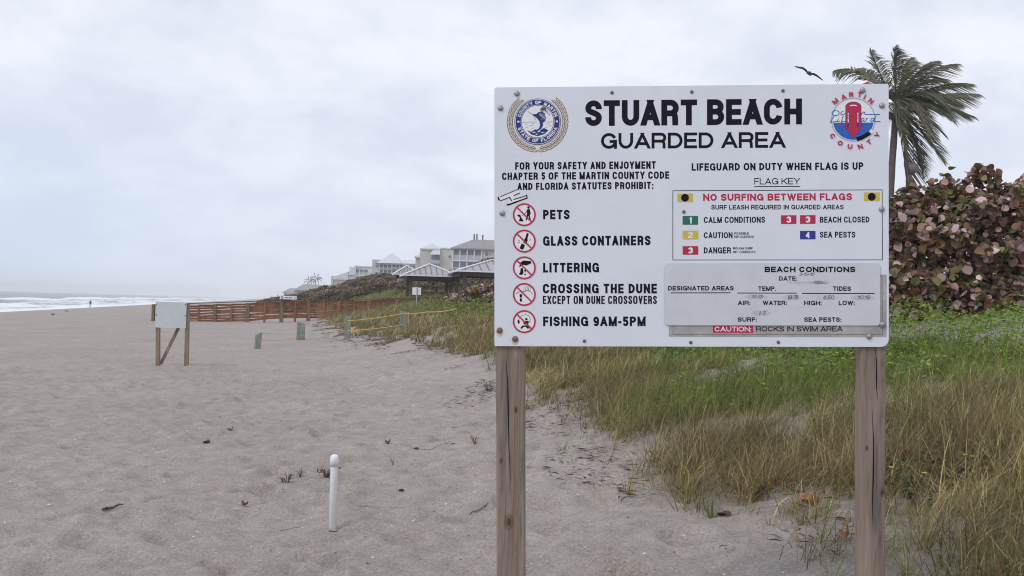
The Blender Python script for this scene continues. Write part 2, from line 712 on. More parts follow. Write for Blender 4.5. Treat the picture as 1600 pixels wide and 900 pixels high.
def sea_z(X, Y, uu, vv):
    d = -vv
    ph = vnoise(uu * .011, uu * 0 + 2, 21) * 22
    bank = vnoise(uu * .02 + 7, vv * .03, 22)
    ridge = lambda c, w: np.exp(-((d - c - ph * .35) / w) ** 2)
    z = SEA + ridge(112, 3.2) * (.3 + .75 * bank) + ridge(86, 2.4) * .55 * vnoise(uu * .03, vv * 0, 23) + ridge(64, 2.0) * .4 + ridge(50, 1.6) * .15
    z = z + np.sin((d + ph) / 4.6) * .22 * np.clip((d - 100) / 60, 0, 1) * np.clip(3000 / np.maximum(d, 1) - .3, 0, 1)
    return z + (vnoise(uu * .2, vv * .25, 24) - .5) * .3 * np.clip((d - 44) / 20, 0, 1)


sea, uu, vv = grid_mesh('sea', U_S, V_S, sea_z, M['sea'])
tag(sea, kind='structure')
d = -vv
ph = vnoise(uu * .011, uu * 0 + 2, 21) * 22
foam = .62 * np.exp(-((d - 108 - ph * .35) / 6) ** 2) * (.35 + vnoise(uu * .02 + 7, vv * .03, 22)) + .52 * np.clip((112 + ph * .35 - d) / 6, 0, 1) * (.45 + .62 * vnoise(uu * .025, vv * .13, 26))
foam = np.clip(foam + .30 * np.exp(-((d - 49) / 4) ** 2), 0, .75)
at_ = sea.data.attributes.new('foam', 'FLOAT', 'POINT')
at_.data.foreach_set('value', foam.reshape(-1).astype(np.float32))

# ------------------------------------------------------------------ vegetation built from many blades and leaves


def tint_mesh(name, verts, nper, faces_per, tint, m, parent=None, origin=None):
    """verts (N, nper, 3); faces_per: list of quads inside one item; tint (N, 3) or (N, nper, 3)"""
    N = len(verts)
    if origin is not None:
        verts = verts - np.array(origin)
    me = bpy.data.meshes.new(name)
    me.vertices.add(N * nper)
    me.vertices.foreach_set('co', verts.reshape(-1).astype(np.float32))
    base = (np.arange(N) * nper)
    loops, starts, k = [], [], 0
    fl = [np.array(f) for f in faces_per]
    per = sum(len(f) for f in fl)
    loops = np.concatenate([base[:, None] + f[None] for f in fl], 1).reshape(-1)
    offs = np.cumsum([0] + [len(f) for f in fl])[:-1]
    starts = (np.arange(N)[:, None] * per + offs[None]).reshape(-1)
    me.loops.add(len(loops))
    me.loops.foreach_set('vertex_index', loops.astype(np.int32))
    me.polygons.add(len(starts))
    me.polygons.foreach_set('loop_start', starts.astype(np.int32))
    me.materials.append(m)
    me.update()
    ca = me.color_attributes.new('tint', 'FLOAT_COLOR', 'POINT')
    c = np.ones((N, nper, 4), np.float32)
    c[..., :3] = tint if tint.ndim == 3 else tint[:, None, :]
    ca.data.foreach_set('color', c.reshape(-1))
    o = bpy.data.objects.new(name, me)
    COL.objects.link(o)
    if parent is not None:
        o.parent = parent
        if origin is not None:
            ORIGIN[o.name] = tuple(origin)
    elif origin is not None:
        o.location = origin
    return o


BLADE_T = np.array([0, .32, .66, 1.0])
BLADE_F = [(0, 1, 3, 2), (2, 3, 5, 4), (4, 5, 7, 6)]


def blades(base, h, az, lean, bend, w):
    """curved grass blades: (N, 8, 3)"""
    n = len(base)
    T = BLADE_T[None, :]
    up = h[:, None] * (T * np.cos(lean)[:, None] - bend[:, None] * T ** 2 * .55)
    outw = h[:, None] * (T * np.sin(lean)[:, None] + bend[:, None] * T ** 2 * .75)
    dx, dy = np.cos(az), np.sin(az)
    cx_ = base[:, None, 0] + outw * dx[:, None]
    cy_2 = base[:, None, 1] + outw * dy[:, None]
    cz = base[:, None, 2] + up
    pa = az + RNG.uniform(.6, 2.5, n)
    ww = w[:, None] * (1 - .88 * T ** 1.5) / 2
    ox, oy = ww * np.cos(pa)[:, None], ww * np.sin(pa)[:, None]
    v = np.empty((n, 8, 3))
    v[:, 0::2] = np.stack([cx_ - ox, cy_2 - oy, cz], -1)
    v[:, 1::2] = np.stack([cx_ + ox, cy_2 + oy, cz], -1)
    return v


def pick(cols, n, jit=.25, p=None):
    cols = np.array(cols)
    c = cols[RNG.choice(len(cols), n, p=p)]
    return np.clip(c * RNG.uniform(1 - jit, 1 + jit, (n, 1)) * RNG.uniform(.93, 1.07, (n, 3)), 0.004, 1)


STRAW = [(.47, .38, .175), (.38, .295, .125), (.28, .205, .085), (.60, .50, .27)]
OLIVE = [(.165, .180, .055), (.225, .215, .075), (.125, .145, .045), (.29, .26, .10)]
GREEN = [(.135, .225, .028), (.185, .285, .038), (.10, .165, .026), (.24, .33, .055)]
RUSSET = [(.19, .125, .070), (.25, .165, .085), (.14, .095, .06)]


def edge_v(u):
    """where the dune grass begins, across the shore"""
    e = np.interp(u, [4.0, 5.1, 6.2, 6.8, 7.6, 8.8, 10.2, 12.5, 15, 19, 24, 30, 38, 46, 70], [3.2, 3.25, 3.4, 3.15, 3.1, 3.4, 3.4, 3.4, 3.7, 4.0, 4.0, 3.75, 2.9, 2.8, 2.8])
    return e - .12 + (vnoise(u * .9, u * 0 + 5, 32) - .5) * .35


def grass_field(n_clump, u0, u1, per, hscale, wscale, vmax, upow=1.0):
    u = u0 + (u1 - u0) * RNG.uniform(0, 1, n_clump) ** upow
    v = RNG.uniform(2.0, vmax, n_clump)
    s = v - edge_v(u)
    dens = np.clip(.10 + s / 1.1, 0, 1) * np.where(s < -.1, .06, 1)
    dens *= np.clip(vnoise(u * 1.1, v * 1.1, 33) * 2.3 - .2, .32, 1)
    keep = RNG.uniform(0, 1, n_clump) < dens
    u, v, s = u[keep], v[keep], s[keep]
    nb = RNG.integers(int(per * .5), int(per * 1.5), len(u))
    nb = np.where(s < .25, (nb * .55).astype(int) + 3, nb)
    idx = np.repeat(np.arange(len(u)), nb)
    n = len(idx)
    r = np.abs(RNG.normal(0, .085, n))
    th = RNG.uniform(0, 2 * np.pi, n)
    x, y = to_xy(u[idx], v[idx])
    bx, by = x + r * np.cos(th), y + r * np.sin(th)
    bz = gz(bx, by) - .01
    green = np.clip((v - 4.05 - .5 * np.maximum(0, 10 - u) - np.clip((u - 10) * .26, 0, 1.9)) / 1.7 + (vnoise(u * .5, v * .5, 34) - .5) * 1.3, 0, np.where(u > 50, .25, .8))[idx]
    clh = (RNG.uniform(.55, 1.15, len(u)) * (.72 + .5 * vnoise(u * .6, v * .6, 35)))[idx]
    h = RNG.uniform(.22, .54, n) * clh * hscale * (1 - .35 * green)
    wind = -SH * 0 + R(10)
    az = np.where(RNG.uniform(0, 1, n) < .45, th, wind + RNG.normal(0, .8, n))
    lean = np.abs(RNG.normal(.24, .26, n))
    bend = RNG.uniform(.1, 1.6, n) ** 1.15
    w = RNG.uniform(.0028, .0056, n) * wscale
    kind = RNG.uniform(0, 1, n)
    pal = pick(STRAW, n)
    ol = pick(OLIVE, n)
    gr = pick(GREEN, n)
    ru = pick(RUSSET, n)
    cn = vnoise(u * .8, v * .8, 36)[idx]
    co2 = vnoise(u * 1.3 + 11, v * 1.3, 37)[idx]
    t = np.where((kind < .42 - .26 * green + (co2 - .5) * .8)[:, None], pal, ol)
    t = np.where((kind > 1 - np.clip(.15 - green * .5 + (cn - .5) * .6, 0, .5))[:, None], ru, t)
    t = np.where((RNG.uniform(0, 1, n) < green * .75)[:, None], gr, t)
    t = t * ((.66 + .5 * vnoise(u * 2.1, v * 2.1, 38)) * RNG.uniform(.78, 1.22, len(u)))[idx][:, None]
    return blades(np.stack([bx, by, bz], -1), h, az, lean, bend, w), t


g1 = grass_field(6600, 2.2, 13, 34, 1.0, 1.35, 7.8)
g2 = grass_field(5200, 13, 26, 30, 1.05, 2.1, 8.8)
g3 = grass_field(4200, 26, 75, 22, 1.15, 4.2, 10)
g4 = grass_field(4200, 74, 128, 18, 1.5, 9, 20)
o = tint_mesh('dune_grass', np.concatenate([g1[0], g2[0], g3[0], g4[0]]), 8, BLADE_F, np.concatenate([g1[1], g2[1], g3[1], g4[1]]), M['grass'])
tag(o, 'straw and olive dune grass covering the slope behind the beach', 'grass', kind='stuff')

# low green creeping plants on the upper slope
LEAF_F = [(0, 1, 2, 3)]


def small_leaves(n, pos, size, tint):
    nrm = RNG.normal(0, .55, (n, 3)) + np.array([-.1, -.25, 1.0])
    nrm /= np.linalg.norm(nrm, axis=1)[:, None]
    a = np.cross(nrm, RNG.normal(0, 1, (n, 3)))
    a /= np.linalg.norm(a, axis=1)[:, None]
    b_ = np.cross(nrm, a)
    sz = size[:, None]
    v = np.stack([pos - a * sz * 1.1, pos - b_ * sz * .5, pos + a * sz * 1.1, pos + b_ * sz * .5], 1)
    return v


nn = 300000
u = 3 + 62 * RNG.uniform(0, 1, nn) ** 1.9
v = RNG.uniform(4.0, 14.0, nn)
k = (v < 10.3) | (u < 19)
u, v = u[k], v[k]
nn = len(u)
f = np.clip((v - 4.6 - .5 * np.maximum(0, 10 - u) - np.clip((u - 10) * .26, 0, 1.9)) / 1.5 + (vnoise(u * .5, v * .5, 34) - .5) * 1.6, 0, 1) * np.clip(vnoise(u * 1.7, v * 1.7, 41) * 2.2 , .3, 1)
k = RNG.uniform(0, 1, nn) < f
u, v = u[k], v[k]
x, y = to_xy(u, v)
hh = (.04 + .46 * vnoise(u * 1.9, v * 1.9, 42) ** 1.7) * RNG.uniform(.25, 1, len(u))
pos = np.stack([x, y, gz(x, y) + hh], -1)
sz = RNG.uniform(.014, .036, len(u)) * (1 + np.clip(u - 12, 0, 40) * .05)
o = tint_mesh('creeping_ground_cover', small_leaves(len(u), pos, sz, None), 4, LEAF_F, np.where((RNG.uniform(0, 1, len(u)) < np.clip((u - 16) / 14, .08, .6))[:, None], pick(OLIVE + RUSSET[:1], len(u)), pick(GREEN + [(.20, .27, .06)], len(u), .35)), M['grass'])
tag(o, 'bright green creeping ground cover below the sea grape leaves', 'ground cover', kind='stuff')

# sea grape thickets: round cupped leaves on woody stems
GRAPE = [(.17, .088, .066), (.23, .135, .095), (.40, .25, .22), (.62, .46, .42), (.12, .13, .042), (.19, .20, .065), (.24, .125, .07), (.07, .038, .034), (.10, .115, .06)]
GRAPE_P = [.16, .18, .15, .10, .12, .09, .09, .05, .06]
_ang = np.arange(10) / 10 * 2 * np.pi
DISC_F = [(0, 1, 2, 3, 4, 5), (5, 6, 7, 8, 9, 0)]


def round_leaves(pos, nrm, rad, fold=.28):
    n = len(pos)
    nrm = nrm / np.linalg.norm(nrm, axis=1)[:, None]
    a = np.cross(nrm, RNG.normal(0, 1, (n, 3)))
    a /= np.linalg.norm(a, axis=1)[:, None]
    b_ = np.cross(nrm, a)
    fo = RNG.uniform(.1, fold * 3.2, n)
    c, s_ = np.cos(_ang), np.sin(_ang)
    rr = rad[:, None] * (1 + RNG.uniform(-.09, .09, (n, 10)))
    v = pos[:, None] + (rr * c)[..., None] * a[:, None] + (rr * s_)[..., None] * b_[:, None] * .95 + (rr * np.abs(s_) ** 1.3 * fo[:, None])[..., None] * nrm[:, None]
    return v


FAR_GRAPE = [(.20, .13, .095), (.23, .15, .11), (.28, .20, .15), (.19, .16, .085), (.18, .18, .085), (.22, .155, .095), (.17, .12, .085), (.22, .20, .11)]


def thicket(name, label, crest, n, rad, gap=1.0, pal=None):
    """crest: list of (x, y, z_base, z_top, half depth) along the thicket"""
    C = np.array(crest, float)
    tpar = np.concatenate([[0], np.cumsum(np.hypot(np.diff(C[:, 0]), np.diff(C[:, 1])))])
    L = tpar[-1]
    s_ = RNG.uniform(0, L, n)
    ip = lambda k: np.interp(s_, tpar, C[:, k])
    tang = np.gradient(C[:, :2], tpar, axis=0)
    tx, ty = np.interp(s_, tpar, tang[:, 0]), np.interp(s_, tpar, tang[:, 1])
    ln = np.hypot(tx, ty)
    nx, ny = ty / ln, -tx / ln
    hq = RNG.uniform(0, 1, n)
    phi = np.where(RNG.uniform(0, 1, n) < .62, np.arcsin(hq ** 1.33), RNG.uniform(np.pi * .3, np.pi * .74, n))             # around the mound: 0 facing the camera side, pi/2 the top
    zb, zt, hd = ip(2), ip(3), ip(4)
    lump = .80 + .26 * vnoise(s_ * 1.1 / gap, phi * 2.4, 51) + .26 * vnoise(s_ * 2.6 / gap, phi * 5, 52) - .08
    rr = lump * (1 - np.abs(RNG.normal(0, .20, n))) + (RNG.uniform(0, 1, n) < .03) * RNG.uniform(0, .12, n)
    fw = np.cos(phi) * hd * rr
    hz = np.sin(np.clip(phi, 0, None)) ** .75 * (zt - zb) * rr
    x = ip(0) + nx * fw
    y = ip(1) + ny * fw
    z = zb + hz
    z = np.maximum(z, gz(x, y) + rad * .4)
    pos = np.stack([x, y, z], -1)
    nrm = np.stack([nx * np.cos(phi), ny * np.cos(phi), np.sin(phi) + .45], -1) * .55 + RNG.normal(0, .8, (n, 3))
    root = wthing(name, (C[len(C) // 2, 0], C[len(C) // 2, 1], g(C[len(C) // 2, 0], C[len(C) // 2, 1])), label, 'shrub')
    tint_mesh('foliage', round_leaves(pos, nrm, rad * RNG.uniform(.45, 1.25, n)), 10, DISC_F, pick(pal or GRAPE, n, .22, None if pal else GRAPE_P), M['leaf'], root, tuple(root.location))
    mb = MB()
    for q in range(int(L / gap * 9)):
        sj = random.uniform(0, L)
        bx, by = np.interp(sj, tpar, C[:, 0]), np.interp(sj, tpar, C[:, 1])
        k = np.array([np.interp(sj, tpar, tang[:, 0]), np.interp(sj, tpar, tang[:, 1])])
        k /= np.hypot(*k)
        n2 = Vector((k[1], -k[0], 0))
        hz_, hd_ = np.interp(sj, tpar, C[:, 3] - C[:, 2]), np.interp(sj, tpar, C[:, 4])
        b0 = Vector((bx, by, 0)) + n2 * random.uniform(-.4, .45) * hd_
        b0.z = g(b0.x, b0.y) - .05
        a1 = random.uniform(-.3, 1.0)
        tip = Vector((bx, by, np.interp(sj, tpar, C[:, 2]))) + n2 * hd_ * math.cos(a1 + .4) * .55 + Vector((random.uniform(-.4, .4), random.uniform(-.3, .3), hz_ * random.uniform(.55, .9)))
        mid = (b0 + tip) / 2 + Vector((random.uniform(-.15, .15), 0, .12 * hz_))
        mb.tube([b0, mid, tip], [.018 * gap, .013 * gap, .005 * gap], 5)
    mb.build('stems', M['stem'], root)
    return root


def crest_uv(rows):
    r = []
    for u, v, zt, hd in rows:
        x, y = to_xy(u, v)
        r.append((x, y, g(x, y) - .1, zt, hd))
    return r


thicket('sea_grape_thicket', 'tall brown and pink leaved sea grape thicket behind the right edge of the beach sign',
        crest_uv([(30, 11.0, 3.2, 1.8), (24, 10.9, 3.45, 1.8), (18.5, 10.4, 3.5, 1.8), (14.6, 10.2, 3.62, 1.9), (14.4, 12.1, 4.15, 1.9), (14.0, 14.0, 4.85, 2.0), (13.2, 17, 5.7, 2.2), (12.4, 20, 6.2, 2.4)]), 84000, .068)
thicket('sea_grape_thicket', 'low reddish sea grape thicket between the beach sign and the pavilions',
        crest_uv([(60, 10.9, 2.1, 1.2), (54, 11.0, 2.5, 2.2), (46, 11.2, 2.95, 2.4), (38, 11.3, 3.1, 2.2), (31.5, 11.3, 3.0, 2.2)]), 17000, .10, 1.6)


def crest_px(rows):
    """rows: pixel x, pixel y of the top, distance, half depth"""
    r = []
    for px, py, Y, hd in rows:
        q = at_y(px, py, Y)
        r.append((q.x, Y, g(q.x, Y) - .2, q.z, hd))
    return r


thicket('sea_grape_thicket', 'sea grape thicket growing right behind and between the posts of the two pavilions',
        crest_px([(622, 440, 92, 2), (655, 430, 92, 3), (700, 424, 92, 3), (760, 412, 90, 3), (830, 405, 88, 3)]), 26000, .085, 2.5, FAR_GRAPE)
thicket('sea_grape_thicket', 'broad brown sea grape thicket on the far dune below the apartment buildings',
        crest_px([(436, 467, 119, 4), (470, 460, 116, 4), (500, 450, 114, 4), (530, 444, 113, 4), (560, 439, 112, 4), (590, 433, 111, 4), (614, 429.5, 110, 4), (640, 434, 109, 4)]), 70000, .085, 4, FAR_GRAPE)

# ------------------------------------------------------------------ lettering: a plain grotesque drawn with strokes of even width
NW = dict(A=.90, B=.84, C=.90, D=.86, E=.76, F=.70, G=.94, H=.86, J=.66, K=.88, L=.70, M=1.04, N=.88, O=.96, P=.80, Q=.96, R=.86, S=.82, T=.80, U=.86, V=.88, W=1.26, X=.88, Y=.88, Z=.8)
for ch in '0234567 89':
    NW[ch] = .72
NW['1'] = .42
NW['-'] = .42
NARROW = set("I:.!'")


def arc(cx_, cy_, rx, ry, a0, a1, n=9):
    return [(cx_ + rx * math.cos(R(a0 + (a1 - a0) * i / n)), cy_ + ry * math.sin(R(a0 + (a1 - a0) * i / n))) for i in range(n + 1)]


def cubic(p0, p1, p2, p3, n=8):
    o = []
    for i in range(n + 1):
        s = i / n
        o.append(tuple((1 - s) ** 3 * a + 3 * s * (1 - s) ** 2 * b + 3 * s * s * (1 - s) * c + s ** 3 * d for a, b, c, d in zip(p0, p1, p2, p3)))
    return o


def hook(W, H, ry, f):
    """the upper half of a C: from its free end at height f round to the left side"""
    c, yc = W / 2, H - ry
    if yc < f * H:
        return arc(c, yc, c, ry, math.degrees(math.asin(min(1, (f * H - yc) / ry))), 180, 14)
    return [(W, f * H)] + arc(c, yc, c, ry, 0, 180, 14)


def glyph(ch, W, H):
    """strokes (points, closed, extend ends) inside a W x H box of centre lines"""
    r = min(W / 2, H / 2)
    ry = min(H * .5, r * 1.12)
    c = W / 2
    L = lambda *p: (list(p), False, True)
    C = lambda p, closed=False: (p, closed, False)
    m = H * .5
    if ch == 'A':
        k = .27
        return [L((0, 0), (c, H)), L((W, 0), (c, H)), C([(c * (k * 1.02), H * k), (W - c * (k * 1.02), H * k)])]
    if ch == 'B':
        q = H * .53
        ra, rb = min((H - q) / 2, W * .5), min(q / 2, W * .5)
        return [L((0, 0), (0, H)), C([(0, H)] + [(W * .96 - ra, H)] + arc(W * .96 - ra, (H + q) / 2, ra, (H - q) / 2, 90, -90) + [(0, q)]),
                C([(0, q)] + arc(W - rb, q / 2, rb, q / 2, 90, -90) + [(0, 0)])]
    if ch == 'C':
        return [C(hook(W, H, ry, .70) + [(x, H - y) for x, y in hook(W, H, ry, .70)[::-1]])]
    if ch == 'D':
        rr = min(W * .85, H / 2)
        return [L((0, 0), (0, H)), C([(0, H)] + arc(W - rr, H - rr, rr, rr, 90, 0) + arc(W - rr, rr, rr, rr, 0, -90) + [(0, 0)])]
    if ch == 'E':
        return [L((0, 0), (0, H)), L((0, H), (W, H)), L((0, m), (W * .92, m)), L((0, 0), (W, 0))]
    if ch == 'F':
        return [L((0, 0), (0, H)), L((0, H), (W, H)), L((0, m), (W * .88, m))]
    if ch == 'G':
        return [C(hook(W, H, ry, .72) + arc(c, ry, c, ry, 180, 352, 14) + [(W, max(H * .44, ry))]), C([(W * .55, H * .45), (W * 1.0, H * .45)]), L((W, 0), (W, H * .47))]
    if ch == 'H':
        return [L((0, 0), (0, H)), L((W, 0), (W, H)), C([(0, m), (W, m)])]
    if ch == 'I':
        return [L((c, 0), (c, H))]
    if ch == 'J':
        return [(arc(c, ry, c, ry, 180, 360, 12) + [(W, H)], False, True)]
    if ch == 'K':
        return [L((0, 0), (0, H)), L((0, H * .36), (W, H)), L((W * .30, H * .56), (W, 0))]
    if ch == 'L':
        return [L((0, 0), (0, H)), L((0, 0), (W, 0))]
    if ch == 'M':
        return [L((0, 0), (0, H)), L((W, 0), (W, H)), L((0, H), (c, 0)), L((W, H), (c, 0))]
    if ch == 'N':
        return [L((0, 0), (0, H)), L((W, 0), (W, H)), L((0, H), (W, 0))]
    if ch in 'OQ0':
        o = [C(arc(c, H - ry, c, ry, 0, 180, 14) + arc(c, ry, c, ry, 180, 360, 14), True)]
        if ch == 'Q':
            o.append(L((W * .55, H * .25), (W, 0)))
        return o
    if ch in 'PR':
        q = H * .46
        ra = min((H - q) / 2, W * .6)
        o = [L((0, 0), (0, H)), C([(0, H)] + arc(W - ra, (H + q) / 2, ra, (H - q) / 2, 90, -90) + [(0, q)])]
        if ch == 'R':
            o.append((cubic((W * .55, q), (W * .98, q), (W * .92, q * .75), (W * .94, 0)), False, True))
        return o
    if ch == 'S':
        rs = min(H * .27, r)
        return [C([(W, H * .70)] + arc(c, H - rs, c, rs, 5, 180, 12) + cubic((0, H - rs), (0, H * .50), (W, H * .54), (W, rs), 10)[1:] + arc(c, rs, c, rs, 0, -175, 12)[1:] + [(0, H * .30)])]
    if ch == 'T':
        return [L((c, 0), (c, H)), L((0, H), (W, H))]
    if ch == 'U':
        return [((([(0, H)] + arc(c, ry, c, ry, 180, 360, 14) + [(W, H)])), False, True)]
    if ch == 'V':
        return [L((0, H), (c, 0)), L((W, H), (c, 0))]
    if ch == 'W':
        return [L((0, H), (W * .26, 0)), L((c, H), (W * .26, 0)), L((c, H), (W * .74, 0)), L((W, H), (W * .74, 0))]
    if ch == 'X':
        return [L((0, 0), (W, H)), L((0, H), (W, 0))]
    if ch == 'Y':
        return [L((c, 0), (c, H * .45)), L((0, H), (c, H * .40)), L((W, H), (c, H * .40))]
    if ch == 'Z':
        return [L((0, H), (W, H)), L((W, H), (0, 0)), L((0, 0), (W, 0))]
    if ch == '1':
        return [L((W, 0), (W, H)), C([(W, H * .80), (0, H * .72)])]
    if ch == '2':
        rs = min(H * .3, r)
        return [C([(0, H * .66)] + arc(c, H - rs, c, rs, 170, 0, 10) + cubic((W, H - rs), (W, H * .45), (0, H * .35), (0, 0), 8)[1:]), L((0, 0), (W, 0))]
    if ch == '3':
        a, b_ = H * .26, H * .28
        return [C([(0, H * .74)] + arc(c, H - a, c * .95, a, 165, -90, 12)), C(arc(c, b_, c, b_ * .97, 90, -168, 12))]
    if ch == '4':
        return [L((W * .72, 0), (W * .72, H)), C([(W * .72, H), (0, H * .30)]), C([(0, H * .26), (W, H * .26)])]
    if ch == '5':
        rs = H * .31
        return [L((W * .12, H), (W * .95, H)), C([(W * .14, H), (W * .04, H * .48)]), C([(W * .04, H * .48)] + arc(c, rs, c, rs, 110, -165, 14))]
    if ch in '69':
        rs = H * .31
        o = [arc(c, rs, c, rs, 0, 360, 18)[:-1], [(W * .9, H * .84)] + arc(c, H - ry, c * .98, ry, 40, 180, 9) + [(0, rs)]]
        if ch == '9':
            o = [[(W - x, H - y) for x, y in s] for s in o]
        return [C(o[0], True), C(o[1])]
    if ch == '7':
        return [L((0, H), (W, H)), L((W, H), (W * .3, 0))]
    if ch == '8':
        return [C(arc(c, H * .76, c * .9, H * .24, 0, 360, 16)[:-1], True), C(arc(c, H * .26, c, H * .26, 0, 360, 16)[:-1], True)]
    if ch == '-':
        return [L((0, H * .38), (W, H * .38))]
    if ch == ':':
        return [C([(c, -1e9), (c, 0)])]
    return []


def stroke_quads(pts, closed, ext, t, W, H):
    n = len(pts)
    P = [Vector(p).to_2d() for p in pts]
    Lf, Rt = [], []
    for i in range(n):
        a = P[(i - 1) % n] if (closed or i > 0) else None
        b_ = P[(i + 1) % n] if (closed or i < n - 1) else None
        d0 = (P[i] - a).normalized() if a is not None and (P[i] - a).length > 1e-9 else None
        d1 = (b_ - P[i]).normalized() if b_ is not None and (b_ - P[i]).length > 1e-9 else None
        if d0 is None and d1 is None:
            d1 = Vector((1, 0))
        if d0 is None:
            d0 = d1
        if d1 is None:
            d1 = d0
        n0 = Vector((-d0.y, d0.x))
        n1 = Vector((-d1.y, d1.x))
        nn_ = n0 + n1
        nn_ = nn_.normalized() if nn_.length > 1e-6 else n0
        k = 1 / max(.5, nn_.dot(n0))
        l_, r_ = P[i] + nn_ * k * t / 2, P[i] - nn_ * k * t / 2
        if ext and not closed and i in (0, n - 1):
            dd = -d1 if i == 0 else d0
            tgt = None
            if P[i].y < H * .01 and dd.y < -.3:
                tgt = -t / 2
            elif P[i].y > H * .99 and dd.y > .3:
                tgt = H + t / 2
            if tgt is not None:
                l_ = l_ + dd * ((tgt - l_.y) / dd.y)
                r_ = r_ + dd * ((tgt - r_.y) / dd.y)
            else:
                l_, r_ = l_ + dd * t / 2, r_ + dd * t / 2
        Lf.append(l_)
        Rt.append(r_)
    return Lf, Rt


LIFT = [0]


def draw_glyph(mb, ch, w, h, t, place, mi=0):
    """place(x, y, lift) puts a point of the letter box on its surface"""
    W, H = max(w - t, 1e-4), h - t
    if ch in ':.':
        for yy in ((0, h * .48) if ch == ':' else (0,)):
            mb.poly([place(a, b_, 0) for a, b_ in ((0, yy), (t, yy), (t, yy + t), (0, yy + t))], mi)
        return
    if ch == "'":
        mb.poly([place(a, b_, 0) for a, b_ in ((0, h * .7), (t, h * .7), (t, h), (0, h))], mi)
        return
    for j, (pts, closed, ext) in enumerate(glyph(ch, W, H)):
        Lf, Rt = stroke_quads(pts, closed, ext, t, W, H)
        n = len(pts)
        P = []
        for a, b_ in zip(Lf, Rt):
            P.append(place(a.x + t / 2, a.y + t / 2, j * .00003))
            P.append(place(b_.x + t / 2, b_.y + t / 2, j * .00003))
        fc = []
        for i in range(n if closed else n - 1):
            k = (i + 1) % n
            fc.append((2 * i, 2 * i + 1, 2 * k + 1, 2 * k))
        mb.mesh(P, fc, mi)


def line_widths(s, h, t, width, gap):
    fixed = sum(t for c in s if c in NARROW) + gap * (len(s) - 1)
    nat = sum((.30 if c == ' ' else NW.get(c, .8)) * h for c in s if c not in NARROW)
    k = (width - fixed) / nat
    ws = []
    for c in s:
        ws.append(t if c in NARROW else (.30 if c == ' ' else NW.get(c, .8)) * h * k)
    return ws


# ------------------------------------------------------------------ the beach sign
DL, DR = 4.70, 4.70 * 404 / 411.0
s_tl, s_bl = at_depth(772, 136.5, DL), at_depth(772, 541, DL)
s_tr, s_br = at_depth(1388.5, 131, DR), at_depth(1388.5, 542, DR)
S_X = ((s_br + s_tr) - (s_bl + s_tl)).normalized()
S_Z = ((s_tl + s_tr) - (s_bl + s_br))
S_Z = (S_Z - S_X * S_Z.dot(S_X)).normalized()
S_N = S_X.cross(S_Z).normalized()            # points at the viewer (towards -Y)
if S_N.y > 0:
    S_N = -S_N
S_O = (s_tl + s_bl + s_tr + s_br) / 4


def sp(px, py):
    """photo pixel -> metres on the face of the sign, measured from its centre"""
    d = ray(px, py)
    tt = (S_O - CAM).dot(S_N) / d.dot(S_N)
    q = CAM + d * tt - S_O
    return q.dot(S_X), q.dot(S_Z)


def sw(a, b_, lift=0.0):
    return S_O + S_X * a + S_Z * b_ + S_N * lift


sbase = S_O.copy()
sbase.z = g(S_O.x, S_O.y)
SIGN = wthing('beach_sign', sbase, 'large white beach rules sign on two weathered square wooden posts', 'sign')


def rounded(a0, b0, a1, b1, r, n=5):
    pts = []
    rs = r if hasattr(r, '__len__') else (r,) * 4     # bottom left, bottom right, top right, top left
    for (cx_, cy_, a), q in zip(((a0, b0, 180), (a1, b0, 270), (a1, b1, 0), (a0, b1, 90)), rs):
        ox = cx_ + q * (1 if a in (180, 90) else -1)
        oy = cy_ + q * (1 if a in (180, 270) else -1)
        pts += arc(ox, oy, q, q, a, a + 90, n)
    return pts


def slab(mb, outline, l0, l1, mi_face=0, mi_edge=0):
    n = len(outline)
    top = [sw(a, b_, l1) for a, b_ in outline]
    bot = [sw(a, b_, l0) for a, b_ in outline]
    mb.mesh(top + bot, [tuple(range(n)), tuple(range(2 * n - 1, n - 1, -1))], mi_face)
    mb.mesh(top + bot, [(i, i + n, (i + 1) % n + n, (i + 1) % n) for i in range(n)], mi_edge)


a0, b0 = sp(772, 541.3)
a1, b1 = sp(1388.5, 131.5)
a0 = (sp(772, 541)[0] + sp(773, 137)[0]) / 2
b1 = (sp(774, 136.5)[1] + sp(1388, 131)[1]) / 2
b0 = (sp(774, 541)[1] + sp(1388, 542)[1]) / 2
mb = MB()
slab(mb, rounded(a0, b0, a1, b1, (.008, .036, .010, .010)), -.012, 0, 0, 1)
PANEL = mb.build('sign_panel', [M['sign_white'], M['sign_edge']], SIGN)


def post(px0, px1, py0, lean_to, name='post', depth=.140):
    """a 5.5 inch square post standing behind the panel"""
    w = depth
    aL, aR = sp(px0, py0)[0], sp(px1, py0)[0]
    mid = (aL + aR) / 2
    top = sw(mid, b1 - .03, -.013 - w / 2)
    low = sw(sp((lean_to[0] + lean_to[1]) / 2, 900)[0], sp(px0, 900)[1], -.013 - w / 2)
    d = (low - top).normalized()
    zt = g(low.x, low.y) - .5
    base = top + d * ((zt - top.z) / d.z)
    mb = MB()
    mb.beam(base, top, w, abs(aR - aL), 0, up=S_X)
    o = mb.build(name, M['post_wood'], SIGN)
    bevel(o, .007, 3)
    return o, base, top


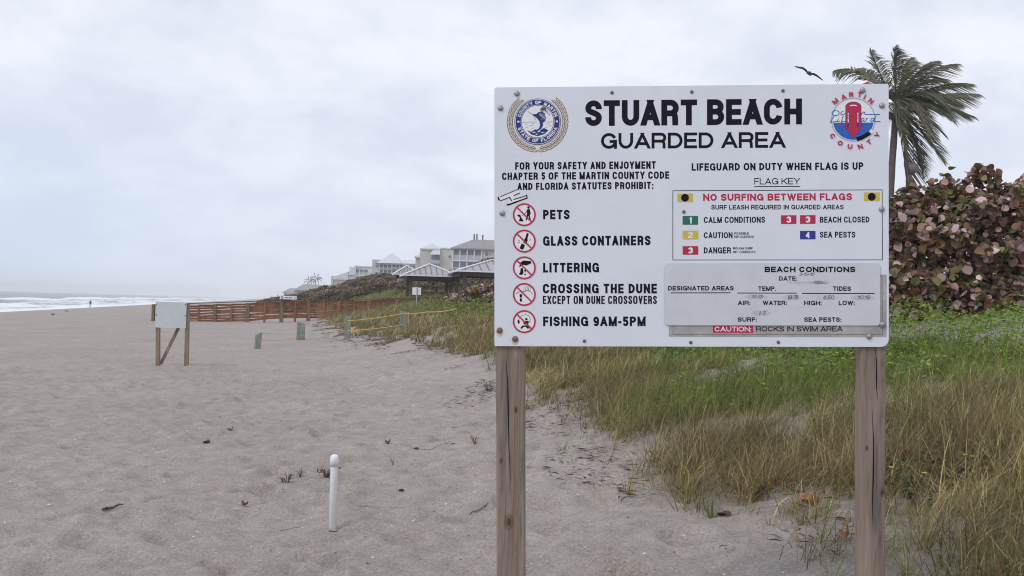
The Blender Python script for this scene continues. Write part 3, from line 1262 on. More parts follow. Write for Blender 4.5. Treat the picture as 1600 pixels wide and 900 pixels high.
P1, _, _ = post(774.5, 819, 700, (775, 820))
P2, _, _ = post(1347.5, 1387.5, 560, (1344.5, 1385), depth=.088)
def knots(m, places):
    """dark ringed knots at given places (in the post's own coordinates)"""
    t = m.node_tree
    p = t.nodes['Principled BSDF']
    col = p.inputs['Base Color'].links[0].from_socket
    co = node(t, 'ShaderNodeTexCoord').outputs['Object']
    for q, r in places:
        mpn = node(t, 'ShaderNodeMapping')
        mpn.inputs['Location'].default_value = (-q.x / r, -q.y / r * .2, -q.z / (r * 1.7))
        mpn.inputs['Scale'].default_value = (1 / r, .2 / r, .59 / r)
        t.links.new(co, mpn.inputs[0])
        ln = node(t, 'ShaderNodeVectorMath', operation='LENGTH')
        t.links.new(mpn.outputs[0], ln.inputs[0])
        c = tramp(t, ln.outputs['Value'], [(.0, (.30, .26, .24)), (.35, (.42, .36, .32)), (.45, (.85, .8, .76)), (.6, (.62, .56, .5)), (.75, (.92, .88, .85)), (1.0, (1, 1, 1))])
        col = tmix(t, 1.0, col, c, 'MULTIPLY')
    t.links.new(col, p.inputs['Base Color'])


def own(px, py):
    return sw(*sp(px, py), -.013) - SIGN.location


knots(M['post_wood'], [(own(795, 816), .030), (own(806, 640), .014), (own(783, 720), .012), (own(1380, 770), .016), (own(1356, 700), .012)])
# drying cracks along the posts: flat black strips, the shade inside painted on
for (pa, pb, pc), par in ((((790, 560), (794, 640), (798, 760)), P1), (((1369, 545), (1371, 590), (1373, 625)), P2), (((1364, 640), (1366, 740), (1365, 830)), P2)):
    mb = MB()
    prev = None
    pts = [pa, ((pa[0] + pb[0]) / 2 + 1.2, (pa[1] + pb[1]) / 2), pb, ((pc[0] + pb[0]) / 2 - 1, (pc[1] + pb[1]) / 2), pc]
    w = [.0004, .0022, .0030, .0018, .0003]
    fl, fr_ = [], []
    for q, ww in zip(pts, w):
        a, b_ = sp(*q)
        fl.append(sw(a - ww, b_, -.0125 + .0006 + .0))
        fr_.append(sw(a + ww, b_, -.0125 + .0006))
    for i in range(len(pts) - 1):
        mb.poly([fl[i], fr_[i], fr_[i + 1], fl[i + 1]])
    mb.build('crack', M['black_paint'], par)


def text(name, s, x0, x1, yt, yb, t, mat_, lift=.0006, yb2=None, gap=None, parent=None, shear=0.0):
    """one line of lettering: photo pixels of left, right, cap top and baseline (left end), optional baseline at the right end"""
    A, B = sp(x0, yb), sp(x1, yb if yb2 is None else yb2)
    Tp = sp(x0, yt)
    h = Tp[1] - A[1]
    width = math.hypot(B[0] - A[0], B[1] - A[1])
    ux, uy = (B[0] - A[0]) / width, (B[1] - A[1]) / width
    tt = t * h
    gp_ = (gap if gap is not None else .5 * t + .03) * h
    ws = line_widths(s, h, tt, width, gp_)
    mb = MB()
    x = 0
    for ch, w in zip(s, ws):
        if ch != ' ':
            def place(px_, py_, z, x=x):
                q = x + px_ + shear * py_
                return sw(A[0] + ux * q - uy * py_, A[1] + uy * q + ux * py_, lift + z)
            draw_glyph(mb, ch, w, h, tt, place)
        x += w + gp_
    return mb.build(name, mat_, parent or PANEL)


K = M['black_paint']
text('title_lettering', 'STUART BEACH', 914.5, 1253, 157, 197, .225, K, yb2=194.3, gap=.075)
text('title_lettering', 'GUARDED AREA', 939, 1227, 208, 232.5, .185, K, yb2=230.8, gap=.10)
text('text_line', 'FOR YOUR SAFETY AND ENJOYMENT', 805, 1024.5, 253.6, 265.2, .215, K, yb2=263.6)
text('text_line', 'CHAPTER 5 OF THE MARTIN COUNTY CODE', 784.5, 1045.5, 269.8, 281.2, .215, K, yb2=279.2)
text('text_line', 'AND FLORIDA STATUTES PROHIBIT:', 808.5, 1021, 285.8, 297, .215, K, yb2=295.2)
text('rule_lettering', 'PETS', 848.6, 890, 327.8, 342.6, .225, K)
text('rule_lettering', 'GLASS CONTAINERS', 848.6, 1016.5, 369, 384, .225, K, yb2=383.2)
text('rule_lettering', 'LITTERING', 848.6, 936, 410.8, 425.8, .225, K, yb2=425.5)
text('rule_lettering', 'CROSSING THE DUNE', 848.2, 1026.3, 443.4, 458.4, .225, K)
text('rule_lettering', 'EXCEPT ON DUNE CROSSOVERS', 848.2, 1026.3, 462.2, 475, .18, K)
text('rule_lettering', 'FISHING 9AM-5PM', 848.6, 1008.7, 494.6, 509.6, .225, K)
text('text_line', 'LIFEGUARD ON DUTY WHEN FLAG IS UP', 1080.7, 1349, 255.2, 266.7, .215, K, yb2=265.2)
text('text_line', 'FLAG KEY', 1178.7, 1249.8, 278.2, 288.2, .13, K, yb2=287.9)
text('warning_lettering', 'NO SURFING BETWEEN FLAGS', 1098.7, 1331.3, 303, 313.9, .23, M['red_paint'], yb2=312.8)
text('text_line', 'SURF LEASH REQUIRED IN GUARDED AREAS', 1111.4, 1318, 320.3, 327.4, .185, K, yb2=327)
text('flag_lettering', 'CALM CONDITIONS', 1099.8, 1195.4, 339, 348.4, .185, K, yb2=348)
text('flag_lettering', 'CAUTION', 1099.8, 1144.5, 362.9, 372.1, .185, K)
text('flag_lettering', 'DANGER', 1099.8, 1142, 386.4, 395.9, .185, K)
text('flag_lettering', 'POSSIBLE', 1147.3, 1170, 363, 366.6, .17, K)
text('flag_lettering', 'RIP CURRENT', 1147.3, 1179, 368.2, 371.9, .17, K)
text('flag_lettering', 'ROUGH SURF', 1145.3, 1176, 386.2, 389.8, .17, K)
text('flag_lettering', 'RIP CURRENTS', 1145.3, 1180.3, 392, 395.6, .17, K)
text('flag_lettering', 'BEACH CLOSED', 1281, 1358.4, 338.6, 347.9, .185, K, yb2=347.6)
text('flag_lettering', 'SEA PESTS', 1281, 1336.4, 362, 371.3, .185, K)


def strip(mb, x0, y0, x1, y1, px_w, lift=.0006, mi=0):
    A, B = Vector(sp(x0, y0)), Vector(sp(x1, y1))
    d = (B - A).normalized()
    n = Vector((-d.y, d.x)) * px_w * .5 * 4.66 / F
    mb.poly([sw(*(A - n), lift), sw(*(B - n), lift), sw(*(B + n), lift), sw(*(A + n), lift)], mi)


mb = MB()
strip(mb, 1178.5, 291.6, 1250, 291.2, 1.2)
mb.build('underline', K, PANEL)
mb = MB()
strip(mb, 1051.3, 298, 1378.3, 296.6, 1.0)
strip(mb, 1378.3, 296.4, 1378.8, 406.4, 1.0, .00065)
strip(mb, 1378.8, 406, 1051.3, 406.2, 1.0)
strip(mb, 1051.3, 406.4, 1051.3, 297.8, 1.0, .00065)
mb.build('key_border', K, PANEL)


def chip(px0, py0, px1, py1, paint, digit=None, dot=None):
    A, B = sp(px0, py1), sp(px1, py0)
    mb = MB()
    mb.poly([sw(A[0], A[1], .0006), sw(B[0], A[1], .0006), sw(B[0], B[1], .0006), sw(A[0], B[1], .0006)], 0)
    mats = [paint]
    if digit:
        h = (B[1] - A[1]) * .72
        w = h * (.45 if digit == '1' else .78)
        ox, oy = (A[0] + B[0]) / 2 - w / 2, (A[1] + B[1]) / 2 - h / 2
        draw_glyph(mb, digit, w, h, h * .25, lambda x, y, z: sw(ox + x, oy + y, .0012 + z), 1)
        mats.append(M['white_paint'] if digit != '2' else M['sign_white'])
    if dot:
        c = sp(*dot)
        r = 6.1 * 4.66 / F
        mb.poly([sw(c[0] + x, c[1] + y, .0012) for x, y in arc(0, 0, r, r, 0, 360, 28)[:-1]], 1)
        mats.append(K)
    return mb.build('flag_symbol', mats, PANEL)


chip(1058.4, 302.4, 1082.7, 315.9, M['yellow_paint'], dot=(1070.3, 308.9))
chip(1349.8, 300.6, 1374.6, 314.3, M['yellow_paint'], dot=(1362, 307.5))
chip(1066.5, 337.4, 1090.8, 351.2, M['green_paint'], '1')
chip(1066.7, 360.4, 1091, 374.1, M['yellow_paint'], '2')
chip(1066.7, 384.6, 1091, 398, M['red_paint'], '3')
chip(1220.3, 336.3, 1244.4, 350, M['red_paint'], '3')
chip(1250, 336.2, 1274.2, 349.8, M['red_paint'], '3')
chip(1250, 360.8, 1274.2, 374, M['indigo_paint'], '4')

PXM = 4.66 / F                                # metres on the sign per photo pixel


class Dr:
    """flat artwork drawn on the sign face around a centre, units: photo pixels (y up)"""

    def __init__(s, cx_, cy_, k=1.0):
        s.c = sp(cx_, cy_)
        s.k = PXM * k
        s.mb = MB()
        s.lift = .0006

    def up(s, d=.0004):
        s.lift += d

    def pt(s, x, y, z=0):
        return sw(s.c[0] + x * s.k, s.c[1] + y * s.k, s.lift + z)

    def poly(s, pts, mi):
        s.mb.poly([s.pt(x, y) for x, y in pts], mi)

    def disc(s, r, mi, x=0, y=0, n=48, ry=None):
        s.poly([(x + a, y + b_) for a, b_ in arc(0, 0, r, ry or r, 0, 360, n)[:-1]], mi)

    def line(s, pts, w, mi, closed=False):
        Lf, Rt = stroke_quads(pts, closed, False, w, 1e6, 1e6)
        P = [s.pt(*q) for a, b_ in zip(Lf, Rt) for q in (a, b_)]
        n = len(pts)
        s.mb.mesh(P, [(2 * i, 2 * i + 1, 2 * ((i + 1) % n) + 1, 2 * ((i + 1) % n)) for i in range(n if closed else n - 1)], mi)

    def ring(s, r0, r1, mi, a0=0, a1=360, n=64):
        P = []
        for a in np.linspace(R(a0), R(a1), n + 1):
            P += [s.pt(r0 * math.cos(a), r0 * math.sin(a)), s.pt(r1 * math.cos(a), r1 * math.sin(a))]
        s.mb.mesh(P, [(2 * i, 2 * i + 1, 2 * i + 3, 2 * i + 2) for i in range(n)], mi)

    def letter(s, ch, cx_, cy_, rot, h, w, t, mi):
        cr, sr = math.cos(rot), math.sin(rot)

        def place(x, y, z):
            x, y = x - w / 2, y - h / 2
            return sw(s.c[0] + (cx_ + x * cr - y * sr) * s.k, s.c[1] + (cy_ + x * sr + y * cr) * s.k, s.lift + z)
        draw_glyph(s.mb, ch, w, h, t, place, mi)

    def build(s, name, mats):
        return s.mb.build(name, mats, PANEL)


# county seal
D = Dr(840, 190.2)
for sgn in (-1, 1):
    for row, (rad, ln, wd, n) in enumerate(((46.2, 10.5, 4.2, 17), (41.0, 10.0, 3.8, 16))):
        for i in range(n):
            a = R(-90 + sgn * (6 + (i + row * .5) * (139.0 / n)))
            tilt = a + sgn * R(90) + sgn * R(-14 if row == 0 else 12)
            ux, uy = math.cos(tilt), math.sin(tilt)
            cx_, cy_ = rad * math.cos(a), rad * math.sin(a)

            def leaf(l_, w_):
                pts = []
                for tt_, ww in ((-1, 0), (-.5, .75), (.05, 1), (.6, .6), (1, 0), (.6, -.6), (.05, -1), (-.5, -.75)):
                    pts.append((cx_ + ux * tt_ * l_ / 2 - uy * ww * w_ / 2, cy_ + uy * tt_ * l_ / 2 + ux * ww * w_ / 2))
                return pts
            D.lift = .0006 + row * .0012 + i * .00002
            D.poly(leaf(ln, wd), 1)
            D.lift += .0005
            D.poly(leaf(ln - 1.9, wd - 1.5), 2)
D.lift = .0030
D.disc(36.2, 1)
D.up(); D.disc(35.5, 3)
D.up(); D.disc(34.6, 0)
D.up(); D.ring(25.8, 26.5, 3)
D.disc(24.9, 3)
D.up()
for sgn, word, r, base in ((1, 'COUNTY OF MARTIN', 30.2, 90), (-1, 'STATE OF FLORIDA', 30.2, -90)):
    span_ = 152 if sgn == 1 else 146
    wid = [(.5 if c == ' ' else .34 if c == 'I' else 1.1 if c == 'M' else .85) for c in word]
    tot = sum(wid)
    acc = 0
    for c, w in zip(word, wid):
        mid = (acc + w / 2) / tot
        acc += w
        if c == ' ':
            continue
        a = base + sgn * (span_ / 2 - mid * span_)
        rot = R(a - 90) if sgn == 1 else R(a + 90)
        D.letter(c, r * math.cos(R(a)), r * math.sin(R(a)), rot, 5.2, 1.2 if c == 'I' else 4.4, 1.15, 3)
D.disc(1.7, 3, -30.2, 0, 16)
D.disc(1.7, 3, 30.2, 0, 16)
# the leaping sailfish, sea, palm and sun inside
D.line([(-24, -.8), (-2, -.6)], .6, 0)
D.line([(12, -.8), (24, -.6)], .6, 0)
for (x, y, w) in ((-20, -4, 5), (-13, -6.5, 6), (-19, -9, 4), (-9, -3.2, 4), (14, -4, 5), (18, -7, 4), (11, -9, 5), (-10, -10.5, 5)):
    D.line([(x, y), (x + w, y + .5)], .55, 4)
D.poly([(-17, -13), (-10, -16), (-4, -12), (3, -14.5), (10, -10), (17, -14), (10, -20), (0, -23), (-10, -20)], 0)
D.up()
for (x, y, w) in ((-9, -17, 7), (-1, -16, 6), (5, -17.5, 6), (-4, -20, 5)):
    D.poly([(x, y), (x + w * .5, y + 1.1), (x + w, y), (x + w * .5, y - .7)], 3)
D.line([(-15.5, 16), (-9, 12), (-3, 10.5)], .55, 0)
D.poly([(-9, 10.6), (-3, 12), (1, 10.5), (5, 6), (8, 0), (8.5, -6), (5.5, -12), (0, -14), (-3, -13.5), (2, -11), (4, -6), (3, 0), (-1, 5.5), (-4.5, 8)], 0)
D.poly([(-3, 10.5), (1, 14.5), (6, 16), (11, 13), (13, 7), (12, 1), (8.5, -2), (6.5, 4), (3, 8.5)], 0)
D.up()
D.poly([(-6, 9), (-2.5, 6), (1.5, .5), (3, -5), (3.5, -8.5), (1, -6), (-1, 0), (-4, 6)], 3)
for k in range(6):
    a = k * 1.5
    D.line([(2.3 + a, 9.8 - a * .9), (4.5 + a * 1.05, 13.3 - a * .55)], .55, 3)
D.line([(-6, 8), (-3, 3)], .5, 0)
for k in range(14):
    a = R(180 + k * 360 / 14)
    D.line([(9, 21), (9 + 5.5 * math.cos(a), 19.5 - abs(4.5 * math.sin(a)))], .8, 4)
D.disc(4.2, 4, 9, 20, 18, 2.6)
for x, y in ((14, 17), (16, 14.5), (18, 13), (12, 18.5), (15.5, 17.5)):
    D.line([(x, y), (x + .8, y - 4)], .7, 4)
SEAL = D.build('county_seal', [M['navy_paint'], K, M['gold_paint'], M['white_paint'], M['brown_ink']])

# lifeguard emblem
D = Dr(1333.2, 187)
D.ring(32.6, 34.0, 2)
D.disc(31.6, 3)
D.up()
yl = -4.7
a_l = math.degrees(math.asin(yl / 31.2))
D.poly(arc(0, 0, 31.2, 31.2, 180 - a_l, 360 + a_l, 30), 1)
D.up()
for k in range(11):
    x = -24 + k * 4.4
    y = -8 - (k * 37 % 17)
    D.line([(x, y), (x + 3, y + .5), (x + 6, y)], .5, 0)
# script: Ocean / Lifeguard
scr = [
    [(x - 27, y + 10.5) for x, y in arc(0, 0, 5.5, 4, 80, 430, 14)],
    [(-15, 12.3), (-17.5, 12.5), (-19.5, 9.5), (-18, 7.2), (-14.5, 8.2), (-12, 10)],
    [(12.5, 8), (13.5, 11.5), (12.8, 8), (15.5, 11.6), (17.5, 11.5), (17.4, 8.4), (19.5, 7.9), (40.5, 7.9)],
    [(-29.5, 6), (-32, 2), (-35, -3.8), (-28.5, -3), (-25, -2)],
    [(-23, 1), (-24.5, -2.8), (-22.5, -3.4), (-20.5, -2)],
    [(-22.3, 3), (-22, 3.6)],
    [(-14, 5), (-16.5, 4), (-19, -7), (-20, -6), (-16, -2.5), (-12, -2.5)],
    [(16.5, 1.5), (13.5, 1.8), (11.8, -1.5), (13, -3.4), (15.8, -1.5), (16.6, 1.6), (16.3, -2.8), (18.2, -3)],
    [(19, -3.2), (20.3, 1.6), (22.5, 1.8)],
    [(31.5, 1.5), (28, 1.8), (26.2, -1.5), (28, -3.4), (31, -1), (35.5, 7), (31, -3.2), (41.5, -3.2)],
]
for s_ in scr:
    D.line(s_, 1.15, 1)
D.up()
can = [(-11.2, 20)] + arc(0, 19, 11.2, 7.7, 170, 10, 12) + [(11.2, 20), (11.2, -11), (9, -17), (4, -23), (0, -29), (-4, -23), (-9, -17), (-11.2, -11)]
D.poly([(x * 1.08, y * 1.03 + .3) for x, y in can], 4)
D.up()
D.poly(can, 0)
D.up()
D.line([(-5.2, 21), (-2.5, 22.2), (2.5, 22.2), (5.2, 21)], 1.6, 3)
for x in (-8, 6.8):
    D.line([(x, 11.5), (x, -12)], 2.6, 4)
    D.up(.0002)
    for y in (9, 4.5, 0, -3):
        D.line([(x, y + 1.7), (x, y - 1.5)], 1.5, 3)
D.up()
D.line([(5, -30.5), (13, -28), (20, -24), (26.5, -20)], 6, 5)
D.line([(25.5, -21), (28.5, -17)], 6.2, 3)
for ch, x, y, w in (('M', 210, 230, 8.2), ('A', 313, 176, 7.4), ('R', 408, 148, 6.6), ('T', 515, 150, 6.4), ('I', 578, 180, 2.0), ('N', 655, 232, 7.0)):
    x, y = (x - 435) / 8.18, -(y - 465) / 8.18
    D.letter(ch, x, y, math.atan2(y, x) - R(90), 7.6, w, 1.9, 0)
for ch, x, y, w in (('C', 175, 672, 7.6), ('O', 270, 762, 7.8), ('U', 392, 808, 7.2), ('N', 522, 808, 7.2), ('T', 632, 752, 6.8), ('Y', 733, 663, 7.2)):
    x, y = (x - 435) / 8.18, -(y - 465) / 8.18
    D.letter(ch, x, y, math.atan2(y, x) + R(90), 7.6, w, 1.9, 0)
D.build('lifeguard_emblem', [M['red_paint'], M['blue_paint'], M['grey_paint'], M['white_paint'], M['navy_paint'], K])


# prohibition symbols: black drawing, red ring and slash
def symbol(cx_, cy_, draw):
    D = Dr(cx_, cy_)
    D.disc(16.8, 2)
    D.up()
    draw(D)
    D.lift = .0024
    D.ring(15.6, 18.0, 1)
    D.up(.0003)
    D.line([(-11.7, 11.7), (11.7, -11.7)], 2.2, 1)
    D.build('prohibition_symbol', [K, M['red_paint'], M['white_paint']])


def z3(pts, c):
    return [((x - c[0]) / 3.461, -(y - c[1]) / 3.461) for x, y in pts]


def d_pets(D):
    c = (170, 157)
    q = lambda *p: z3(p, c)
    D.disc(2.0, 0, *q((193, 118))[0], 16)
    D.poly(q((183, 128), (200, 126), (205, 150), (200, 160), (206, 188), (199, 189), (192, 162), (184, 188), (177, 188), (185, 150)), 0)
    D.line(q((186, 135), (174, 152), (166, 158)), 1.0, 0)
    D.line(q((168, 158), (150, 166)), .5, 0)
    D.poly(q((131, 160), (140, 155), (148, 158), (152, 170), (166, 190), (164, 194), (140, 193), (146, 178), (142, 168), (134, 166)), 0)


def d_glass(D):
    c = (170, 300)
    q = lambda *p: z3(p, c)
    D.poly(q((183, 256), (195, 260), (188, 282), (188, 298), (180, 318), (165, 308), (168, 295), (177, 280)), 0)
    D.poly(q((156, 312), (174, 322), (164, 348), (144, 340)), 0)
    for p in (((148, 300), (135, 294)), ((146, 308), (133, 310)), ((198, 296), (205, 292))):
        D.line(q(*p), .8, 0)


def d_litter(D):
    c = (170, 444)
    q = lambda *p: z3(p, c)
    D.poly(q((142, 436), (150, 414), (166, 404), (206, 408), (208, 420), (180, 432), (166, 428), (152, 434), (146, 442)), 0)
    D.poly(q((150, 448), (162, 444), (166, 470), (158, 484), (140, 480), (148, 466)), 0)
    D.poly(q((168, 458), (182, 452), (176, 470)), 0)
    D.poly(q((166, 478), (182, 476), (174, 486)), 0)


def d_dune(D):
    c = (170, 588)
    q = lambda *p: z3(p, c)
    D.line(q((124, 586), (136, 576), (150, 572), (168, 574), (190, 566), (204, 574), (216, 588)), .8, 0)
    for x, y, h in ((166, 572, 26), (176, 570, 30), (184, 568, 26), (192, 568, 28), (200, 571, 24)):
        D.line(q((x, y), (x + 3, y - h)), .5, 0)
    D.poly(q((143, 590), (154, 584), (159, 594), (156, 606), (146, 604)), 0)
    D.poly(q((146, 608), (156, 610), (158, 622), (152, 630), (145, 624)), 0)


def d_fish(D):
    c = (170, 735)
    q = lambda *p: z3(p, c)
    D.line(q((140, 722), (152, 704), (176, 696), (196, 704), (204, 724), (196, 738)), .5, 0)
    D.disc(1.9, 0, *q((181, 722))[0], 14)
    D.poly(q((168, 732), (186, 732), (196, 742), (190, 750), (172, 752), (164, 744)), 0)
    D.poly(q((133, 726), (140, 724), (146, 736), (142, 750), (134, 742)), 0)
    D.poly(q((148, 770), (160, 756), (186, 756), (198, 770), (190, 776), (178, 764), (166, 764), (156, 776)), 0)
    D.line(q((184, 732), (206, 738)), .9, 0)


for cy_, dr in ((335.4, d_pets), (376.7, d_glass), (418.4, d_litter), (460, d_dune), (502.4, d_fish)):
    symbol(819.2, cy_, dr)

# torn sticker below the heading
D = Dr(800, 309)
sx = lambda pts: [(((x / 3.461 + 770) - 800), -((y / 3.461 + 290) - 309)) for x, y in pts]
hshape = [(32, 62), (135, 20), (148, 36), (112, 52), (122, 72), (176, 48), (185, 66), (84, 104), (78, 92), (104, 80), (92, 60), (40, 80)]
D.poly([(x - .2, y - 1.6) for x, y in sx(hshape)], 0)
D.line(sx([(28, 60), (33, 80)]), 2.2, 0)
D.up()
D.poly(sx(hshape), 1)
D.up()
D.line(sx([(40, 60), (134, 21)]), 1.2, 0)
D.line(sx([(112, 76), (184, 54)]), 1.5, 0)
D.line(sx([(184, 50), (186, 72)]), 1.6, 0)
D.line(sx([(74, 106), (184, 68)]), 1.7, 0)
D.line(sx([(90, 64), (104, 84)]), 1.3, 0)
D.build('torn_sticker', [K, M['white_paint']])

# old caution panel and the newer conditions panel bolted over it
mb = MB()
A, B = sp(1045, 525.8), sp(1385, 429)
slab(mb, [(A[0], A[1]), (B[0], A[1]), (B[0], B[1]), (A[0], B[1])], .0003, .0016)
OLD = mb.build('caution_panel', M['panel_old'], SIGN)
mb = MB()
strip(mb, 1051.5, 522.4, 1378.5, 522.6, .9, .0021)
strip(mb, 1051.5, 523, 1051.5, 508, .9, .0022)
strip(mb, 1378.6, 523, 1378, 430.8, .9, .0022)
strip(mb, 1374, 430.8, 1378.4, 430.8, .9, .0021)
mb.build('border_line', M['brown_ink'], OLD)
mb = MB()
A, B = sp(1113.7, 519.8), sp(1176.6, 508)
mb.poly([sw(A[0], A[1], .0022), sw(B[0], A[1], .0022), sw(B[0], B[1], .0022), sw(A[0], B[1], .0022)])
mb.build('red_band', M['red_paint'], OLD)
text('caution_lettering', 'CAUTION:', 1116.5, 1173.5, 510.2, 517.9, .17, M['white_paint'], .0028, parent=OLD)
text('caution_lettering', 'ROCKS IN SWIM AREA', 1181, 1316.3, 509.9, 517.7, .17, K, .0024, parent=OLD)
mb = MB()
A, B = sp(1038.6, 508.2), sp(1374.6, 411)
slab(mb, rounded(A[0], A[1], B[0], B[1], .014), .0022, .0062)
COND = mb.build('conditions_panel', M['panel_grey'], SIGN)
bevel(COND, .0012, 2)
LC = .0068
text('heading_lettering', 'BEACH CONDITIONS', 1194.4, 1335.7, 416.7, 425.3, .25, K, LC, parent=COND)
text('heading_lettering', 'DATE:', 1216.9, 1245, 431.7, 438.5, .215, K, LC, parent=COND)
text('heading_lettering', 'DESIGNATED AREAS', 1043.6, 1146, 446.9, 453.8, .215, K, LC, parent=COND)
text('heading_lettering', 'TEMP.', 1184.3, 1212.2, 447.4, 454.4, .21, K, LC, parent=COND)
text('heading_lettering', 'TIDES', 1301, 1329, 447.4, 454.6, .21, K, LC, parent=COND)
text('field_lettering', 'AIR:', 1152.3, 1172, 469.8, 476.6, .21, K, LC, parent=COND)
text('field_lettering', 'WATER:', 1191.4, 1228.9, 469.8, 476.6, .21, K, LC, parent=COND)
text('field_lettering', 'HIGH:', 1256, 1283.2, 469.8, 476.8, .21, K, LC, parent=COND)
text('field_lettering', 'LOW:', 1309.8, 1334.8, 469.8, 476.8, .21, K, LC, parent=COND)
text('field_lettering', 'SURF:', 1152.3, 1182, 495.7, 502.6, .21, K, LC, parent=COND)
text('field_lettering', 'SEA PESTS:', 1256, 1314, 495.7, 502.8, .21, K, LC, parent=COND)
mb = MB()
strip(mb, 1048, 457.6, 1141, 457.4, 1.3, LC)
strip(mb, 1151.4, 457.8, 1244.6, 458, 1.3, LC)
strip(mb, 1253, 458.3, 1365.8, 458.6, 1.3, LC)
mb.build('underline', K, COND)
for s_, x0, x1, yt, yb in (('3-10-10', 1248, 1271, 425.8, 431), ('70-75', 1173.5, 1190.5, 460.8, 465.8), ('68-70', 1230, 1245, 461.2, 467.8), ('4:50', 1284.5, 1302, 461.6, 467.6), ('10:19', 1338.5, 1358, 461.6, 467.4), ('1-3', 1184, 1194.5, 485.6, 491.8)):
    text('handwriting', s_, x0, x1, yt, yb, .13, M['ink'], LC, parent=COND, shear=.3)
mb = MB()
for (x, y, rx, ry) in ((1262, 441.5, 32, 2.6), (1283, 441, 13, 3.2), (1181, 464, 17, 4.0), (1236, 465, 14, 4.2), (1292, 465, 16, 4.0), (1347, 465, 18, 4.0), (1189, 489, 14, 4.6)):
    c = sp(x, y)
    mb.poly([sw(c[0] + a * PXM, c[1] + b_ * PXM, LC - .0003) for a, b_ in [(px_ * (1 + .18 * math.sin(i * 2.3)), py_ * (1 + .22 * math.cos(i * 1.7))) for i, (px_, py_) in enumerate(arc(0, 0, rx, ry, 0, 360, 22)[:-1])]])
mb.build('marker_smudge', M['smudge'], COND)


def bolt(px, py, r, m, h=.008, base=.0002):
    c = sp(px, py)
    rot = Matrix((S_X, S_Z, S_N)).transposed()
    mb = MB()
    q = r * PXM
    mb.lathe([(q * 1.05, base), (q * 1.05, base + .001), (q, base + .002), (q * .92, base + h * .6), (q * .6, base + h), (q * .1, base + h * 1.08)], sw(*c), 18, 0, rot)
    return mb.build('bolt', m, SIGN, smooth=True)


for x, y in ((807.8, 146.3), (782, 169), (785, 333.3), (1347.8, 141.2), (1378, 165), (1377.6, 327)):
    bolt(x, y, 4.4, M['bolt_steel'])
bolt(1378.3, 507, 4.4, M['bolt_steel'], base=.0065)
bolt(1357.7, 525.8, 4.2, M['bolt_steel'], base=.002)
for x, y in ((780.7, 516.2), (805, 529.6)):
    bolt(x, y, 4.6, M['bolt_rust'])
    mb = MB()
    c = sp(x, y)
    mb.poly([sw(c[0] + a * PXM, c[1] + (b_ - 3) * PXM, .0003) for a, b_ in arc(0, 0, 5.4, 7, 0, 360, 20)[:-1]])
    mb.build('rust_stain', M['rust_stain'], PANEL)
for x, y in ((956.2, 144.8), (1081, 143.6), (1223.3, 141.9), (913.3, 533), (1068.6, 331), (1079.3, 535), (1216, 534.7)):
    bolt(x, y, 2.6, M['bolt_rust'], .005)

# ------------------------------------------------------------------ small blank sign out on the beach
LG = gp(268, 571)
LY = LG.y


def pole_between(px0, py0, px1, py1, Y, w, name, m, parent, sink=.3, dy=0.0):
    """an upright square pole from ground pixel to top pixel"""
    a, b_ = at_y(px0, py0, Y), at_y(px1, py1, Y)
    a.z = min(a.z, g(a.x, Y)) - sink
    a.y += dy
    b_.y += dy
    mb = MB()
    mb.beam(a, b_, w, w, 0, up=Vector((1, 0, 0)))
    return mb.build(name, m, parent)


t_ = wthing('blank_sign', LG, 'blank white board on two thin braced wooden posts, out on the open sand', 'sign')
pole_between(247.5, 571, 247, 474, LY, .088, 'post', M['grey_wood'], t_)
pole_between(291.5, 571, 293.5, 473, LY, .088, 'post', M['grey_wood'], t_)
a, b_ = at_y(249, 569, LY - .02), at_y(279, 508, LY - .02)
mb = MB()
mb.beam((a.x, LY + .075, a.z), (b_.x, LY + .075, b_.z), .07, .04, 0, up=Vector((0, 1, 0)))
mb.build('brace', M['grey_wood'], t_)
a, b_ = at_y(243.5, 511.5, LY), at_y(293, 472.5, LY)
mb = MB()
mb.box(((a.x + b_.x) / 2, LY - .058, (a.z + b_.z) / 2), (b_.x - a.x, .02, b_.z - a.z))
bd = mb.build('board', M['faded_board'], t_)
for x, y in ((246, 476), (246, 492), (291, 476), (291, 493)):
    q = at_y(x, y, LY)
    mb = MB()
    mb.box((q.x, LY - .072, q.z), (.022, .008, .03))
    mb.build('screw_head', M['bolt_rust'], bd)

# ------------------------------------------------------------------ wooden crossover fence
FY0, FY1 = 66.0, 69.5


def fy(px):
    return FY0 + (FY1 - FY0) * (px - 240) / 460.0


def ftop(px):
    return float(np.interp(px, [236, 300, 387, 440, 482, 530, 600, 700, 760], [475.5, 474.2, 471.3, 468.6, 467.4, 467.6, 467.2, 464.2, 463]))


FX = [285, 336, 387, 440, 482, 529.5, 576, 620, 670, 715]
fo = gp(440, 497)
FEN = wthing('crossover_fence', (at_y(440, 480, fy(440)).x, fy(440), 0.0), 'long low red brown wooden slat fence across the back of the beach', 'fence')
random.seed(3)


def fpt(px, py):
    return at_y(px, py, fy(px))


def fbase(px):
    q = fpt(px, 499)
    return q.x, q.y, g(q.x, q.y)


